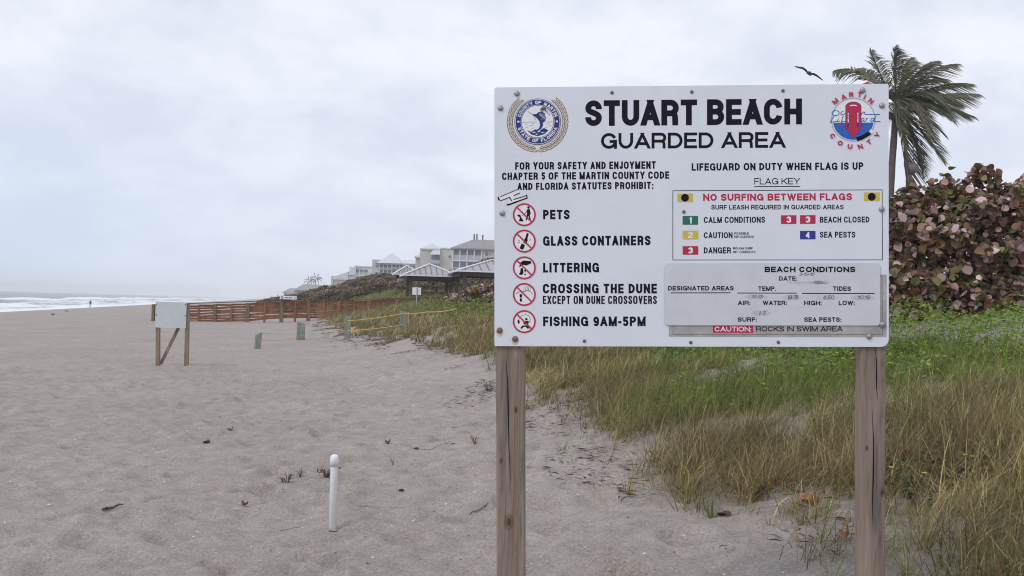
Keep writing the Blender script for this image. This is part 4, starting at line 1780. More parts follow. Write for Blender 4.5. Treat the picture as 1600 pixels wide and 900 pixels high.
for i, px in enumerate(FX):
    x, y, z = fbase(px)
    zt = fpt(px, ftop(px)).z
    mb = MB()
    mb.span(x - .125, x + .125, y - .14, y - .02, z - .4, zt - .10)
    bevel(mb.build('post', M['tan_wood'] if i in (1, 2, 3) else M['red_wood'], FEN), .012)
mids = [(a + b_) / 2 for a, b_ in zip(FX[:-1], FX[1:])]
for px in mids:
    x, y, z = fbase(px)
    zt = fpt(px, ftop(px)).z
    mb = MB()
    mb.span(x - .07, x + .07, y - .09, y - .035, z - .3, zt - .12)
    mb.build('batten', M['red_wood'], FEN)
mb = MB()
segs = sorted(FX + mids + [244, 762])
for row in range(7):
    for a, b_ in zip(segs[:-1], segs[1:]):
        xa, ya, za = fbase(a)
        xb, yb, zb = fbase(b_)
        ta, tb = fpt(a, ftop(a)).z, fpt(b_, ftop(b_)).z
        fr0 = (row + .5) / 7
        j0, j1 = random.uniform(-.035, .035), random.uniform(-.035, .035)
        hgt = .148 - (.03 if random.random() < .4 else 0)
        za, zb = max(za - .06, ta - 1.3), max(zb - .06, tb - 1.3)
        A = Vector((xa, ya + random.uniform(-.02, .03), za + (ta - .09 - za) * fr0 + j0))
        B = Vector((xb, yb + random.uniform(-.02, .03), zb + (tb - .09 - zb) * fr0 + j1))
        mb.beam(A, B, .03, hgt, 0)
mb.build('slats', M['red_wood'], FEN)
mb = MB()
cr = [244, 285, 336, 387, 440, 482, 530, 576, 620, 670, 715, 762]
for a, b_ in zip(cr[:-1], cr[1:]):
    A, B = fpt(a, ftop(a)), fpt(b_, ftop(b_))
    A.y -= .04
    B.y -= .04
    mb.beam(A, B, .24, .05, 0)
mb.build('top_rail', M['dark_wood'], FEN)
# the far rail of the walkway and the deck between the rails, seen through the gaps
x, y, z = fbase(241)
zt = fpt(241, 476).z
mb = MB()
mb.beam((x - .02, y + .1, (z + zt) / 2 - .1), (x + .16, y + 2.3, (z + zt) / 2 - .1), .12, zt - z + .2, 0)
mb.build('end_panel', M['red_wood'], FEN)
mb = MB()
mb.span(x - .16, x + .0, y - .10, y + .05, z - .3, zt + .03)
mb.build('end_post', M['tan_wood'], FEN)

# name board fixed above the fence
a, b_ = at_y(437.5, 466.3, 67.2), at_y(463.5, 462.2, 67.2)
NB = wthing('name_board', ((a.x + b_.x) / 2, 67.2, a.z), 'narrow white name board with small blue marks standing above the red fence', 'sign')
mb = MB()
mb.box(((a.x + b_.x) / 2, 67.2, (at_y(450, 465.2, 67.2).z)), (b_.x - a.x, .04, 5.0 * 67.2 / F))
nb = mb.build('board', M['white_paint'], NB)
for q in (-.4, .4):
    mb = MB()
    mb.span((a.x + b_.x) / 2 + q - .03, (a.x + b_.x) / 2 + q + .03, 67.22, 67.28, a.z - .5, a.z + .1)
    mb.build('bracket', M['brown_wood'], NB)
cz = at_y(450, 465.2, 67.2).z
c0 = at_y(441, 465.2, 67.2).x
mb = MB()
mb.mesh([(c0 + r_ * math.cos(a_), 67.175, cz + r_ * math.sin(a_)) for a_ in np.linspace(0, 2 * math.pi, 15)[:-1] for r_ in (.045, .09)], [(2 * i, 2 * i + 1, (2 * i + 3) % 28, (2 * i + 2) % 28) for i in range(14)])
mb.build('emblem', M['navy_paint'], nb)
mb = MB()
for k in range(6):
    xx = at_y(445.5 + k * 2.2, 465, 67.2).x
    mb.box((xx, 67.175, cz), (.055, .004, .085))
mb.build('lettering', M['navy_paint'], nb)
mb = MB()
xx = at_y(461, 465, 67.2).x
mb.box((xx, 67.175, cz), (.05, .004, .13))
mb.build('arrow_mark', M['navy_paint'], nb)

# ------------------------------------------------------------------ green posts and yellow rope
GP = {}
for i, (px, pyt, pyb, wpx, lean, lab) in enumerate((
        (402, 518, 545, 9, .16, 'leaning green wooden post with a slanted top, alone on the open sand'),
        (469.5, 504, 531, 12, .03, 'green wooden post without rope, nearest the middle of the sand'),
        (543, 494, 528, 9.5, -.02, 'slim green wooden post where the yellow ropes begin beside the grass'),
        (630, 487, 520, 10.5, .0, 'green wooden post in the dune grass at the far end of the two yellow ropes'))):
    b_ = gp(px, pyb)
    Y = b_.y
    tp = at_y(px, pyt, Y)
    w = wpx * Y / F
    mb = MB()
    top = tp.z - b_.z
    P = []
    for z, k in ((-.3, 1), (top, 1)):
        for sx_, sy_ in ((-1, -1), (1, -1), (1, 1), (-1, 1)):
            P.append((sx_ * w / 2 + lean * (z) * .4, sy_ * w * .42, z - (.10 * (1 - sx_) / 2 if (z > 0 and i == 0) else .02 * sx_ if z > 0 else 0)))
    mb.mesh(P, [(3, 2, 1, 0), (4, 5, 6, 7), (0, 1, 5, 4), (1, 2, 6, 5), (2, 3, 7, 6), (3, 0, 4, 7)])
    o = mb.build('green_post', M['green_wood'])
    o.location = b_
    o.rotation_euler = (0, 0, .5 if i == 0 else .12)
    bevel(o, .015)
    tag(o, lab, 'post', 'green posts along the dune edge')
    GP[i] = (b_, tp, Y)


def rope(name, pts, label, r=.016, m='rope'):
    P = [at_y(*q) for q in pts]
    fine_ = []
    for a, b2 in zip(P[:-1], P[1:]):
        L_ = (b2 - a).length
        for k in range(8):
            s2 = k / 8
            q = a.lerp(b2, s2)
            q.z -= L_ * .012 * 4 * s2 * (1 - s2)
            fine_.append(q)
    fine_.append(P[-1])
    o = fine_[0].copy()
    mb = MB()
    mb.tube(fine_, r, 6)
    ob = mb.build(name, M[m], None, o)
    return tag(ob, label, 'rope', 'yellow ropes between the green posts')


Y2, Y3, Y1, Y0 = GP[2][2] - .25, GP[3][2] - .25, GP[1][2] - .25, GP[0][2] - .2
rope('rope', [(543, 501.5, Y2), (630, 490, Y3)], 'upper yellow rope between the two posts beside the dune grass')
rope('rope', [(543, 517, Y2), (630, 507.5, Y3)], 'lower yellow rope between the two posts beside the dune grass')
rope('rope', [(632, 489.5, Y3), (668, 487.5, Y3 - 2), (712, 482.5, Y3 - 5)], 'yellow rope running on from the last green post into the dune grass')
rope('rope', [(405, 521, Y0), (469, 509, Y1), (541, 504, Y2)], 'thin faded yellow rope strung low across the sand between the first three green posts', .007)
rope('rope', [(405, 531, Y0), (469, 525, Y1), (541, 518, Y2)], 'lower thin faded rope across the sand between the first three green posts', .007)
q = at_y(638, 496, Y3 - .1)
mb = MB()
mb.mesh([(q.x - .03, q.y, q.z - .2), (q.x + .035, q.y + .03, q.z - .18), (q.x + .02, q.y - .02, q.z + .18), (q.x - .02, q.y + .02, q.z + .2),
         (q.x - .03, q.y + .015, q.z - .2), (q.x + .035, q.y + .045, q.z - .18), (q.x + .02, q.y - .005, q.z + .18), (q.x - .02, q.y + .035, q.z + .2)],
        [(3, 2, 1, 0), (4, 5, 6, 7), (0, 1, 5, 4), (1, 2, 6, 5), (2, 3, 7, 6), (3, 0, 4, 7)])
tag(mb.build('warning_ribbon', M['orange_tape'], None, tuple(q)), 'orange ribbon hanging from the yellow rope next to the last green post', 'ribbon')

# ------------------------------------------------------------------ white pipe in the sand
b_ = gp(519.5, 822)
tp = at_y(522, 710, b_.y)
h = tp.z - b_.z
mb = MB()
mb.lathe([(.0275, -.3), (.0275, h - .075), (.0275, h - .07)], n=24)
PIPE = thing('marker_pipe', b_, 'white plastic pipe with a domed cap standing upright in the near sand', 'pipe')
o = mb.build('pipe', M['pvc'], PIPE, smooth=False)
for pl in o.data.polygons:
    pl.use_smooth = len(pl.vertices) == 4
mb = MB()
mb.lathe([(.0325, h - .085), (.033, h - .04), (.032, h - .03), (.028, h - .014), (.02, h - .004), (.008, h)], n=24)
mb.build('cap', M['pvc'], PIPE, smooth=True)

# ------------------------------------------------------------------ small white sign on the dune
b_ = gp(650.5, 484)
a, c = at_y(644, 460.5, b_.y), at_y(658, 449.5, b_.y)
DS = wthing('dune_sign', b_, 'small white square sign seen from behind on a thin metal pole in the dune grass', 'sign')
mb = MB()
mb.tube([(b_.x, b_.y, b_.z - .3), (b_.x, b_.y, c.z - .03)], .03, 8)
mb.build('pole', M['metal_pole'], DS)
mb = MB()
mb.box(((a.x + c.x) / 2, b_.y + .045, (a.z + c.z) / 2), (c.x - a.x, .015, c.z - a.z))
bevel(mb.build('board', M['white_paint'], DS), .01)

# ------------------------------------------------------------------ pavilions


def pavilion(label, apx, apy, epy, w, Y, rise_px=None, walls=False, posts=True):
    """square hipped metal roof on dark posts, turned with the shore"""
    ap = at_y(apx, apy, Y)
    ez = at_y(apx, epy, Y - w / 2).z
    gzv = g(ap.x, Y)
    root = thing('beach_pavilion', (ap.x, Y, gzv), label, 'pavilion', 'shelters behind the dune fence', rz=R(10))
    e, rz_ = ez - gzv, ap.z - gzv
    h = w / 2
    mb = MB()
    base = [(-h, -h, e), (h, -h, e), (h, h, e), (-h, h, e)]
    lowb = [(x, y, e - .06) for x, y, _ in base]
    mb.mesh(base + [(0, 0, rz_)], [(0, 1, 4), (1, 2, 4), (2, 3, 4), (3, 0, 4)])
    mb.mesh(base + lowb, [(4, 7, 6, 5), (0, 4, 5, 1), (1, 5, 6, 2), (2, 6, 7, 3), (3, 7, 4, 0)])
    rf = mb.build('roof', M['pav_metal'], root)
    mb = MB()
    for s4 in range(4):
        rot = Matrix.Rotation(s4 * math.pi / 2, 3, 'Z')
        n = 9
        for k in range(1, n + 1):
            x = -h + (2 * h) * k / (n + 1)
            f2 = 1 - abs(x) / h
            A = rot @ Vector((x, -h, e + .02))
            B = rot @ Vector((x, -h + h * f2, e + (rz_ - e) * f2 + .02))
            if (B - A).length > .1:
                mb.beam(A, B, .05, .05)
    mb.build('seams', M['seam'], rf)
    mb = MB()
    for x, y, z in base:
        mb.beam((x * 1.01, y * 1.01, z + .03), (0, 0, rz_ + .05), .16, .07)
    mb.build('hip_caps', M['pav_trim'], rf)
    mb = MB()
    for s4 in range(4):
        rot = Matrix.Rotation(s4 * math.pi / 2, 3, 'Z')
        mb.beam(rot @ Vector((-h - .02, -h - .03, e - .02)), rot @ Vector((h + .02, -h - .03, e - .02)), .05, .10)
    mb.build('eave_trim', M['pav_trim'], rf)
    mb = MB()
    i_ = h - .35
    for s4 in range(4):
        rot = Matrix.Rotation(s4 * math.pi / 2, 3, 'Z')
        mb.beam(rot @ Vector((-i_, -i_, e - .22)), rot @ Vector((i_ - .16, -i_, e - .22)), .16, .30)
    mb.build('beams', M['dark_wood'], root)
    for sx_ in (-1, 1):
        for sy_ in (-1, 1):
            mb = MB()
            mb.span(sx_ * (i_ - .25) - .14, sx_ * (i_ - .25) + .14, sy_ * (i_ - .25) - .14, sy_ * (i_ - .25) + .14, -.4, e - .38)
            bevel(mb.build('post', M['brown_wood'] if not walls else M['condo_trim'], root), .015)
    if walls:
        mb = MB()
        mb.span(-i_ + .5, i_ - .5, -i_ + .5, i_ - .5, -.4, e - .3)
        mb.build('wall', M['condo_trim'], root)
    else:
        mb = MB()
        mb.span(-i_ + .3, i_ - .3, -i_ + .3, i_ - .3, -.3, .45)
        mb.build('deck', M['brown_wood'], root)
        mb = MB()
        mb.box((0, 0, .85), (1.7, .8, .07))
        mb.box((0, -.75, .68), (1.7, .28, .06))
        mb.box((0, .75, .68), (1.7, .28, .06))
        mb.box((-.6, 0, .6), (.1, 1.4, .5))
        mb.box((.6, 0, .6), (.1, 1.4, .5))
        mb.build('picnic_table', M['grey_wood'], root)
    return root


pavilion('pavilion with pale seamed metal roof and dark posts, wholly in view left of the sign', 671.5, 413.2, 430.5, 4.35, 80)
pavilion('larger pavilion roof partly hidden behind the left edge of the beach sign', 769, 406.5, 424.5, 5.9, 76)
pavilion('smallest pale hipped roof with white walls, peeping out left behind the nearer pavilion roof', 636, 415.5, 428.5, 2.6, 97, walls=True)

# ------------------------------------------------------------------ buildings on the far dune


class Bld:
    """a building whose front faces the camera; corners given as photo pixels on the upright plane at its distance"""

    def __init__(s, name, label, cx_, Y, cat='building', group=None):
        s.Y = Y
        p0 = at_y(cx_, 460, Y)
        s.root = wthing(name, (p0.x, Y, g(p0.x, Y)), label, cat, group)
        s.base = g(p0.x, Y) - 1

    def X(s, px, dy=0):
        return at_y(px, 440, s.Y).x

    def Z(s, px, py):
        return at_y(px, py, s.Y).z

    def block(s, name, m, px0, px1, pyt, pyb=None, y0=0, y1=12, parent=None):
        mb = MB()
        x0, x1 = s.X(px0), s.X(px1)
        zt = s.Z((px0 + px1) / 2, pyt)
        zb = s.base if pyb is None else s.Z((px0 + px1) / 2, pyb)
        mb.span(x0, x1, s.Y + y0, s.Y + y1, zb, zt)
        return mb.build(name, m, parent or s.root)

    def hip(s, name, m, px0, px1, pye, apx0, apx1, pya, y0=-.6, y1=12.6, thick=.3, parent=None):
        x0, x1, e = s.X(px0), s.X(px1), s.Z((px0 + px1) / 2, pye)
        a0_, a1_, zt = s.X(apx0), s.X(apx1), s.Z((apx0 + apx1) / 2, pya)
        ym = s.Y + (y0 + y1) / 2
        y0, y1 = s.Y + y0, s.Y + y1
        b_ = [(x0, y0, e), (x1, y0, e), (x1, y1, e), (x0, y1, e)]
        l_ = [(x, y, e - thick) for x, y, _ in b_]
        mb = MB()
        mb.mesh(b_ + [(a0_, ym, zt), (a1_ + .01, ym, zt)], [(0, 1, 5, 4), (1, 2, 5), (2, 3, 4, 5), (3, 0, 4)])
        mb.mesh(b_ + l_, [(4, 7, 6, 5), (0, 4, 5, 1), (1, 5, 6, 2), (2, 6, 7, 3), (3, 7, 4, 0)])
        return mb.build(name, m, parent or s.root)

    def balcony(s, px0, px1, pyt, pyb, cols, rail=.5, y=-.05):
        """a screened balcony: dark screen panel coloured for the shade behind it, pale rail, posts"""
        x0, x1 = s.X(px0), s.X(px1)
        zt, zb = s.Z((px0 + px1) / 2, pyt), s.Z((px0 + px1) / 2, pyb)
        mb = MB()
        mb.span(x0, x1, s.Y - .06, s.Y + .05, zb, zt)
        w = mb.build('balcony', M['screen_shade'], s.root)
        mb = MB()
        mb.span(x0 + .05, x1 - .05, s.Y - .18, s.Y - .10, zb, zb + (zt - zb) * rail)
        mb.build('railing', M['rail_grey'], w)
        mb = MB()
        for k in range(cols + 1):
            x = x0 + (x1 - x0) * k / cols
            mb.span(x - .11, x + .11, s.Y - .34, s.Y - .07, zb, zt)
        mb.span(x0 - .1, x1 + .1, s.Y - .36, s.Y - .06, zb - .22, zb - .002)
        mb.build('columns', M['condo_trim'], w)
        return w

    def window(s, px0, px1, pyt, pyb):
        x0, x1 = s.X(px0), s.X(px1)
        zt, zb = s.Z((px0 + px1) / 2, pyt), s.Z((px0 + px1) / 2, pyb)
        mb = MB()
        mb.span(x0, x1, s.Y - .05, s.Y + .05, zb, zt)
        w = mb.build('window', M['window'], s.root)
        mb = MB()
        q = .09
        mb.span(x0 - q, x1 + q, s.Y - .12, s.Y - .003, zb - q, zb)
        mb.span(x0 - q, x1 + q, s.Y - .12, s.Y - .003, zt, zt + q)
        mb.span(x0 - q, x0, s.Y - .12, s.Y - .003, zb + .001, zt - .001)
        mb.span(x1, x1 + q, s.Y - .12, s.Y - .003, zb + .001, zt - .001)
        mb.build('frame', M['condo_trim'], w)


GB = 'apartment buildings on the far dune'
B = Bld('apartment_building', 'cream apartment block with grey hipped roof and three pipes, beside the sign edge', 760, 220, group=GB)
B.block('wall', M['condo_cream'], 705.5, 860, 389)
B.balcony(706.5, 751, 390.5, 407, 4)
B.balcony(706.5, 751, 409.5, 426, 4)
B.window(757, 762, 393, 400)
B.window(790, 797, 393, 400)
rf = B.hip('roof', M['roof_grey'], 703, 864, 389.3, 735, 835, 373)
for px in (737.3, 741.6, 751):
    x = B.X(px)
    mb = MB()
    mb.tube([(x, B.Y + 6, B.Z(px, 374.5)), (x, B.Y + 6, B.Z(px, 362.5 if px < 745 else 364))], .17, 8)
    mb.build('pipe', M['seam'], rf)

B = Bld('apartment_building', 'beige apartment block with a small pointed roof above an awning balcony', 680, 250, group=GB)
B.block('wall', M['condo_cream'], 655, 707, 388, y1=14)
B.hip('roof', M['roof_metal'], 655.5, 687, 388.2, 671.5, 672, 377.5, -.4, 12)
B.block('parapet', M['condo_trim'], 686, 707, 387.2, 388.6, -.2, 14.2)
B.block('balcony', M['screen_shade'], 673, 686, 397.5, 413, -.05, .05)  # flat dark sheet, painting in the shade under the awning
B.block('railing', M['rail_grey'], 672.6, 686.4, 406, 412, -.7, -.6)
mb = MB()
x0, x1, zt, zb = B.X(672), B.X(687), B.Z(680, 389.5), B.Z(680, 397.5)
mb.mesh([(x0 + .6, B.Y - .05, zt), (x1 - .1, B.Y - .05, zt), (x1, B.Y - 1.6, zb), (x0, B.Y - 1.6, zb), (x0 + .6, B.Y - .05, zt - .15), (x1 - .1, B.Y - .05, zt - .15), (x1, B.Y - 1.6, zb - .15), (x0, B.Y - 1.6, zb - .15)],
        [(0, 1, 2, 3), (7, 6, 5, 4), (0, 3, 7, 4), (1, 5, 6, 2), (3, 2, 6, 7), (0, 4, 5, 1)])
mb.build('awning', M['roof_metal'], B.root)
B.window(699.5, 703.5, 399, 403.5)
B.block('side_wing', M['condo_grey'], 647, 654.9, 402.5, y0=2, y1=12)
B.hip('wing_roof', M['roof_metal'], 645, 655, 400.5, 654, 654.8, 392.5, 1.4, 12.6)

B = Bld('apartment_building', 'grey apartment block with a tall pyramid shaped pale roof over curved balconies', 615, 290, group=GB)
B.block('tower', M['condo_grey'], 580.7, 592, 405.5, y1=10)
B.block('wall', M['condo_grey'], 592.2, 657, 412.5, y0=.6, y1=13)
B.hip('roof', M['roof_metal'], 588, 628, 412, 608.5, 609, 393.5, -1.5, 12)
B.hip('side_roof', M['roof_metal'], 626, 658, 413.3, 627, 650, 405, -.8, 13)
B.block('fascia', M['seam'], 586, 657, 411.9, 413.2, -1.7, -1.52)
for a, c in ((592.5, 611), (612, 630), (631, 650)):
    B.balcony(a, c, 413.5, 420, 3)
    B.balcony(a, c, 422.5, 430, 3)
B.window(586, 590, 413.5, 417)
B.window(586, 590, 425, 429)

B = Bld('apartment_building', 'leftmost pale apartment block with stepped sloping roofs and dark balconies', 548, 340, group=GB)
B.block('wall', M['condo_cream'], 521, 545, 432.5, y1=12)
B.block('stair_wall', M['condo_grey'], 517.5, 521, 431.5, y0=-.4, y1=11)
B.block('tower', M['condo_trim'], 545.2, 581, 417, y1=14)
B.block('parapet', M['roof_metal'], 554, 581, 415.8, 417.4, -.4, 14.4)
mb = MB()
for (ax, ay, bx, by) in ((521, 432.5, 544.5, 424.5), (543.5, 425.5, 556, 414.3)):
    A0, A1 = B.X(ax), B.X(bx)
    z0, z1 = B.Z(ax, ay), B.Z(bx, by)
    P = [(A0, B.Y - .6, z0), (A1, B.Y - .6, z1), (A1, B.Y + 12, z1), (A0, B.Y + 12, z0)]
    Q = [(x, y, z0 - .9) for x, y, z in P]
    mb.mesh(P + Q, [(0, 1, 2, 3), (7, 6, 5, 4), (0, 4, 5, 1), (1, 5, 6, 2), (2, 6, 7, 3), (3, 7, 4, 0)])
mb.build('roof', M['roof_metal'], B.root)
B.balcony(555, 575, 421, 430, 3)
B.balcony(555, 575, 432.5, 441, 3)
B.balcony(546, 551.5, 427, 434.5, 1)
B.window(524, 529, 435.5, 438)

B = Bld('beach_house', 'hazy house with a low spreading grey roof in front of the two far palms', 475, 430, cat='house')
B.block('wall', M['house_wall'], 461, 497, 455, y1=16)
B.hip('roof', M['roof_grey'], 460, 501, 453.5, 467.5, 494, 443.8, -1, 17)
B.hip('porch_roof', M['roof_grey'], 448.5, 470, 459.5, 461, 470, 452.6, -2, 10)
B.block('porch_wall', M['house_wall'], 452, 465, 459.5, y0=.3, y1=9)
B = Bld('beach_house', 'faintest hazy house at the left end of the far dune', 452, 560, cat='house')
B.block('wall', M['house_wall'], 444, 462, 456, y1=16)
B.hip('roof', M['roof_grey'], 442, 464, 457, 448, 458, 450, -1, 17)

# ------------------------------------------------------------------ palms


def palm(label, px, crown_py, base_px, Y, fronds, trunk_w, scale, nl=34, lw=.055, leafl=.95, coco=True, group=None):
    """fronds: control and tip offsets in photo pixels at the palm's distance, plus depth offsets in metres"""
    cr = at_y(px, crown_py, Y)
    bs = at_y(base_px, 470, Y)
    bs.z = g(bs.x, Y)
    root = wthing('palm_tree', bs, label, 'tree', group)
    mb = MB()
    n = 14
    pts, rad = [], []
    for i in range(n + 1):
        s2 = i / n
        q = bs.lerp(cr, s2)
        q.x += math.sin(s2 * math.pi) * -.12 * (cr.z - bs.z) * .15
        if i == 0:
            q.z -= .3
        pts.append(q)
        rad.append(trunk_w * (1.25 - .35 * min(1, s2 * 4) - .12 * s2) / 2 * (1 + (.05 if i % 2 else -.02)))
    mb.tube(pts, rad, 12)
    mb.build('trunk', M['trunk'], root, smooth=True)
    m_px = Y / F
    rs = random.Random(int(px))
    for (c0, c1, t0, t1, dep, dead) in fronds:
        P0 = cr.copy()
        P1 = cr + Vector((c0 * m_px * scale, dep * .5, c1 * m_px * scale))
        P2 = cr + Vector((t0 * m_px * scale, dep, t1 * m_px * scale))
        spine = [P0 * (1 - s2) ** 2 + P1 * 2 * s2 * (1 - s2) + P2 * s2 * s2 for s2 in np.linspace(0, 1, nl + 1)]
        Ls = sum((b2 - a2).length for a2, b2 in zip(spine[:-1], spine[1:]))
        mb = MB()
        mb.tube(spine, [.032 * (1 - .85 * i / nl) * Ls / 3 + .004 for i in range(nl + 1)], 5, 0)
        for i in range(3, nl + 1):
            s2 = i / nl
            d_ = (spine[min(i + 1, nl)] - spine[i - 1]).normalized()
            sd = d_.cross(Vector((rs.uniform(-.25, .25), -.55, .85))).normalized()
            ll = leafl * Ls / 3 * (math.sin(min(1, s2 * 1.08) * math.pi * .86 + .28) ** .7) * rs.uniform(.8, 1.1)
            for sg in (-1, 1):
                if rs.random() < .06:
                    continue
                dr = (d_ * .75 + sd * sg * rs.uniform(.45, .75) + Vector((.46, 0, -.18 if not dead else -.7))).normalized()
                a2 = spine[i]
                m2 = a2 + dr * ll * .5
                e2 = a2 + dr * ll + Vector((.14 * ll, 0, -.22 * ll))
                wv = dr.cross(Vector((rs.uniform(-.6, .6), -.7, .5))).normalized() * lw * .5 * max(.5, Ls / 3)
                mb.mesh([a2 - wv * .5, a2 + wv * .5, m2 + wv, m2 - wv, e2 + wv * .15, e2 - wv * .15], [(0, 1, 2, 3), (3, 2, 4, 5)], 1)
        o = mb.build('frond', [M['stem'], M['palm_dead'] if dead else M['palm_green'][rs.randrange(3)]], root)
    if coco:
        mb = MB()
        for k in range(5):
            a2 = k * 1.3
            c2 = cr + Vector((.22 * math.cos(a2), .22 * math.sin(a2), -.35 - .1 * (k % 2)))
            mb.lathe([(.02, -.14), (.09, -.09), (.115, 0), (.09, .09), (.02, .14)], c2, 10)
        mb.build('coconuts', M['trunk'], root, smooth=True)
        mb = MB()
        s0 = cr + Vector((.25, -.1, -.9))
        s1 = cr + Vector((26 * m_px, -.15, -100 * m_px * .93))
        mb.tube([s0, (s0 + s1) / 2 + Vector((.15, 0, .25)), s1], .02, 6)
        mb.lathe([(.02, -.2), (.13, -.12), (.17, 0), (.13, .12), (.02, .2)], s1 + Vector((.02, 0, -.12)), 10)
        mb.build('hanging_coconut', M['seam'], root, smooth=True)
    return root


M['palm_green'] = [mat('palm_green_a', (.088, .098, .045), .5, .35, 1.2), mat('palm_green_b', (.062, .072, .038), .5, .35, 1.2), mat('palm_green_c', (.115, .112, .058), .5, .35, 1.2)]
M['palm_dead'] = mat('palm_dead', (.13, .105, .075), .8, .35, 2)
PF = [(-28, 55, -38, 95, .4, 0), (-38, 48, -66, 44, -.3, 0), (-50, 78, -92, 66, .9, 0), (-14, 62, -14, 90, -.6, 0), (-44, 60, -58, 66, .5, 0), (16, 66, 34, 88, .6, 0), (40, 66, 84, 64, -.7, 0), (54, 34, 122, 14, .8, 0), (-4, 62, 4, 96, .2, 0), (30, 70, 62, 74, -.2, 0), (45, 55, 92, 52, .5, 0),
      (60, 42, 112, 34, -.5, 0), (62, 26, 138, 26, .3, 0), (55, 8, 118, -18, -.4, 0), (46, -4, 92, -42, .6, 0), (40, -34, 76, -92, -.2, 0), (30, -30, 52, -112, .3, 0),
      (18, 30, 30, -52, -1.2, 1), (-12, 34, -8, -66, -1.0, 0), (30, 42, 62, -14, -1.2, 0), (10, 52, 40, 60, -1.0, 0), (48, 24, 98, 6, -1.1, 0), (20, 58, 46, 84, .9, 0),
      (-20, 10, -34, -50, -.4, 0), (24, 10, 50, -60, -.9, 0), (22, -50, 25, -150, .1, 1), (36, 18, 72, -34, -1.2, 0)]
palm('tall wind blown coconut palm standing behind the right end of the beach sign', 1401, 165, 1392, 36, PF, .29, .94, 60, .052, 1.1)
FP = [(-5, 8, -10, 4, .2, 0), (5, 8, 11, 4, -.2, 0), (-2, 8, -3, 12, .3, 0), (3, 9, 6, 11, 0, 0), (-7, 4, -10, -3, 0, 0), (7, 4, 11, -3, .2, 0), (4, 3, 6, -8, -.3, 0), (-3, 3, -4, -8, .3, 0), (6, 7, 12, 1, .5, 0)]
palm('left of the two small hazy palms above the far house roof', 483, 440, 483, 470, FP, .5, .8, 16, .2, .5, False, 'far palms')
palm('right and taller of the two small hazy palms above the far house roof', 493, 437.5, 494, 475, FP, .5, .9, 16, .2, .5, False, 'far palms')

# ------------------------------------------------------------------ red flag just showing above the sign
fx = at_y(1345, 150, 16)
z0 = g(fx.x, 16)
FL = wthing('lifeguard_flag', (fx.x, 16, z0), 'red flag whose tip shows just above the top edge of the beach sign', 'flag')
mb = MB()
tip = at_y(1349, 133, 16)
mb.tube([(fx.x, 16, z0 - .3), (fx.x, 16, tip.z + .0)], .02, 8)
mb.build('pole', M['metal_pole'], FL)
mb = MB()
P = []
for i in range(9):
    for j in range(2):
        P.append((fx.x + .02 + i * .045, 16 + .03 * math.sin(i * 1.1), tip.z + (.0 - .32 * j) + .045 * math.sin(i * .9 + .5) + (.03 if i in (2, 3) and j == 0 else 0)))
mb.mesh(P, [(2 * i, 2 * i + 2, 2 * i + 3, 2 * i + 1) for i in range(8)])
o = mb.build('cloth', M['flag_red'], FL, smooth=True)
m_ = o.modifiers.new('thick', 'SOLIDIFY')
m_.thickness = .004

# ------------------------------------------------------------------ pelican in the air


def skin(name, joints, edges, m, parent=None, origin=None, sub=1, flat=None):
    """a continuous body grown over a chain of joints (x, y, z, radius)"""
    me = bpy.data.meshes.new(name)
    me.from_pydata([j[:3] for j in joints], edges, [])
    o = bpy.data.objects.new(name, me)
    COL.objects.link(o)
    o.modifiers.new('skin', 'SKIN')
    me.skin_vertices[0].data[0].use_root = True
    for i, j in enumerate(joints):
        r2 = j[3] if hasattr(j[3], '__len__') else (j[3], j[3])
        me.skin_vertices[0].data[i].radius = r2
    ss = o.modifiers.new('sub', 'SUBSURF')
    ss.levels = ss.render_levels = sub
    dg = bpy.context.evaluated_depsgraph_get()
    dg.update()
    m2 = bpy.data.meshes.new_from_object(o.evaluated_get(dg))
    bpy.data.objects.remove(o)
    m2.name = name
    mm = m if isinstance(m, (list, tuple)) else [m]
    m2.materials.clear()
    for q in mm:
        m2.materials.append(q)
    m2.polygons.foreach_set('use_smooth', [True] * len(m2.polygons))
    o = bpy.data.objects.new(name, m2)
    COL.objects.link(o)
    if parent is not None:
        o.parent = parent
    return o


BY = 42.0
bc = at_y(1264.5, 113.5, BY)
bk = BY / F
BIRD = thing('flying_pelican', bc, 'dark pelican gliding with bent wings in the sky above the beach sign', 'bird')
bp = lambda x, y, z=0: ((x - 1264.5) * bk, z, (113.5 - y) * bk)
skin('body', [(*bp(1258, 117.2, -.25), .022), (*bp(1260.5, 115.2, -.15), .045), (*bp(1263, 114, -.02), .075), (*bp(1266, 113.2, .1), .09), (*bp(1268.5, 113.6, .25), .07), (*bp(1270.5, 114.6, .36), .03)], [(0, 1), (1, 2), (2, 3), (3, 4), (4, 5)], M['bird'], BIRD)
for lead in ([(1263.5, 112.6, .05), (1258.5, 109.5, -.12), (1253.5, 106, -.1), (1248, 104, .05), (1243, 101.8, .2)],
             [(1267, 113, .1), (1272, 114.2, -.02), (1277, 116, .02), (1283, 118.6, .15), (1289, 121.8, .3)]):
    mb = MB()
    ch = (.20, .24, .22, .16, .03)
    th = (.030, .026, .02, .014, .006)
    n = len(lead)
    P = []
    for (x, y, z), c2, t2 in zip(lead, ch, th):
        q = Vector(bp(x, y, z))
        P += [q, q + Vector((.02, c2 * .5, t2)), q + Vector((.03, c2, -.03)), q + Vector((.02, c2 * .5, -t2))]
    fc = []
    for i in range(n - 1):
        for k in range(4):
            a2, b2 = i * 4 + k, i * 4 + (k + 1) % 4
            fc.append((a2, b2, b2 + 4, a2 + 4))
    fc += [(3, 2, 1, 0), tuple(range((n - 1) * 4, n * 4))]
    mb.mesh(P, fc)
    mb.build('wing', M['bird'], BIRD, smooth=True)

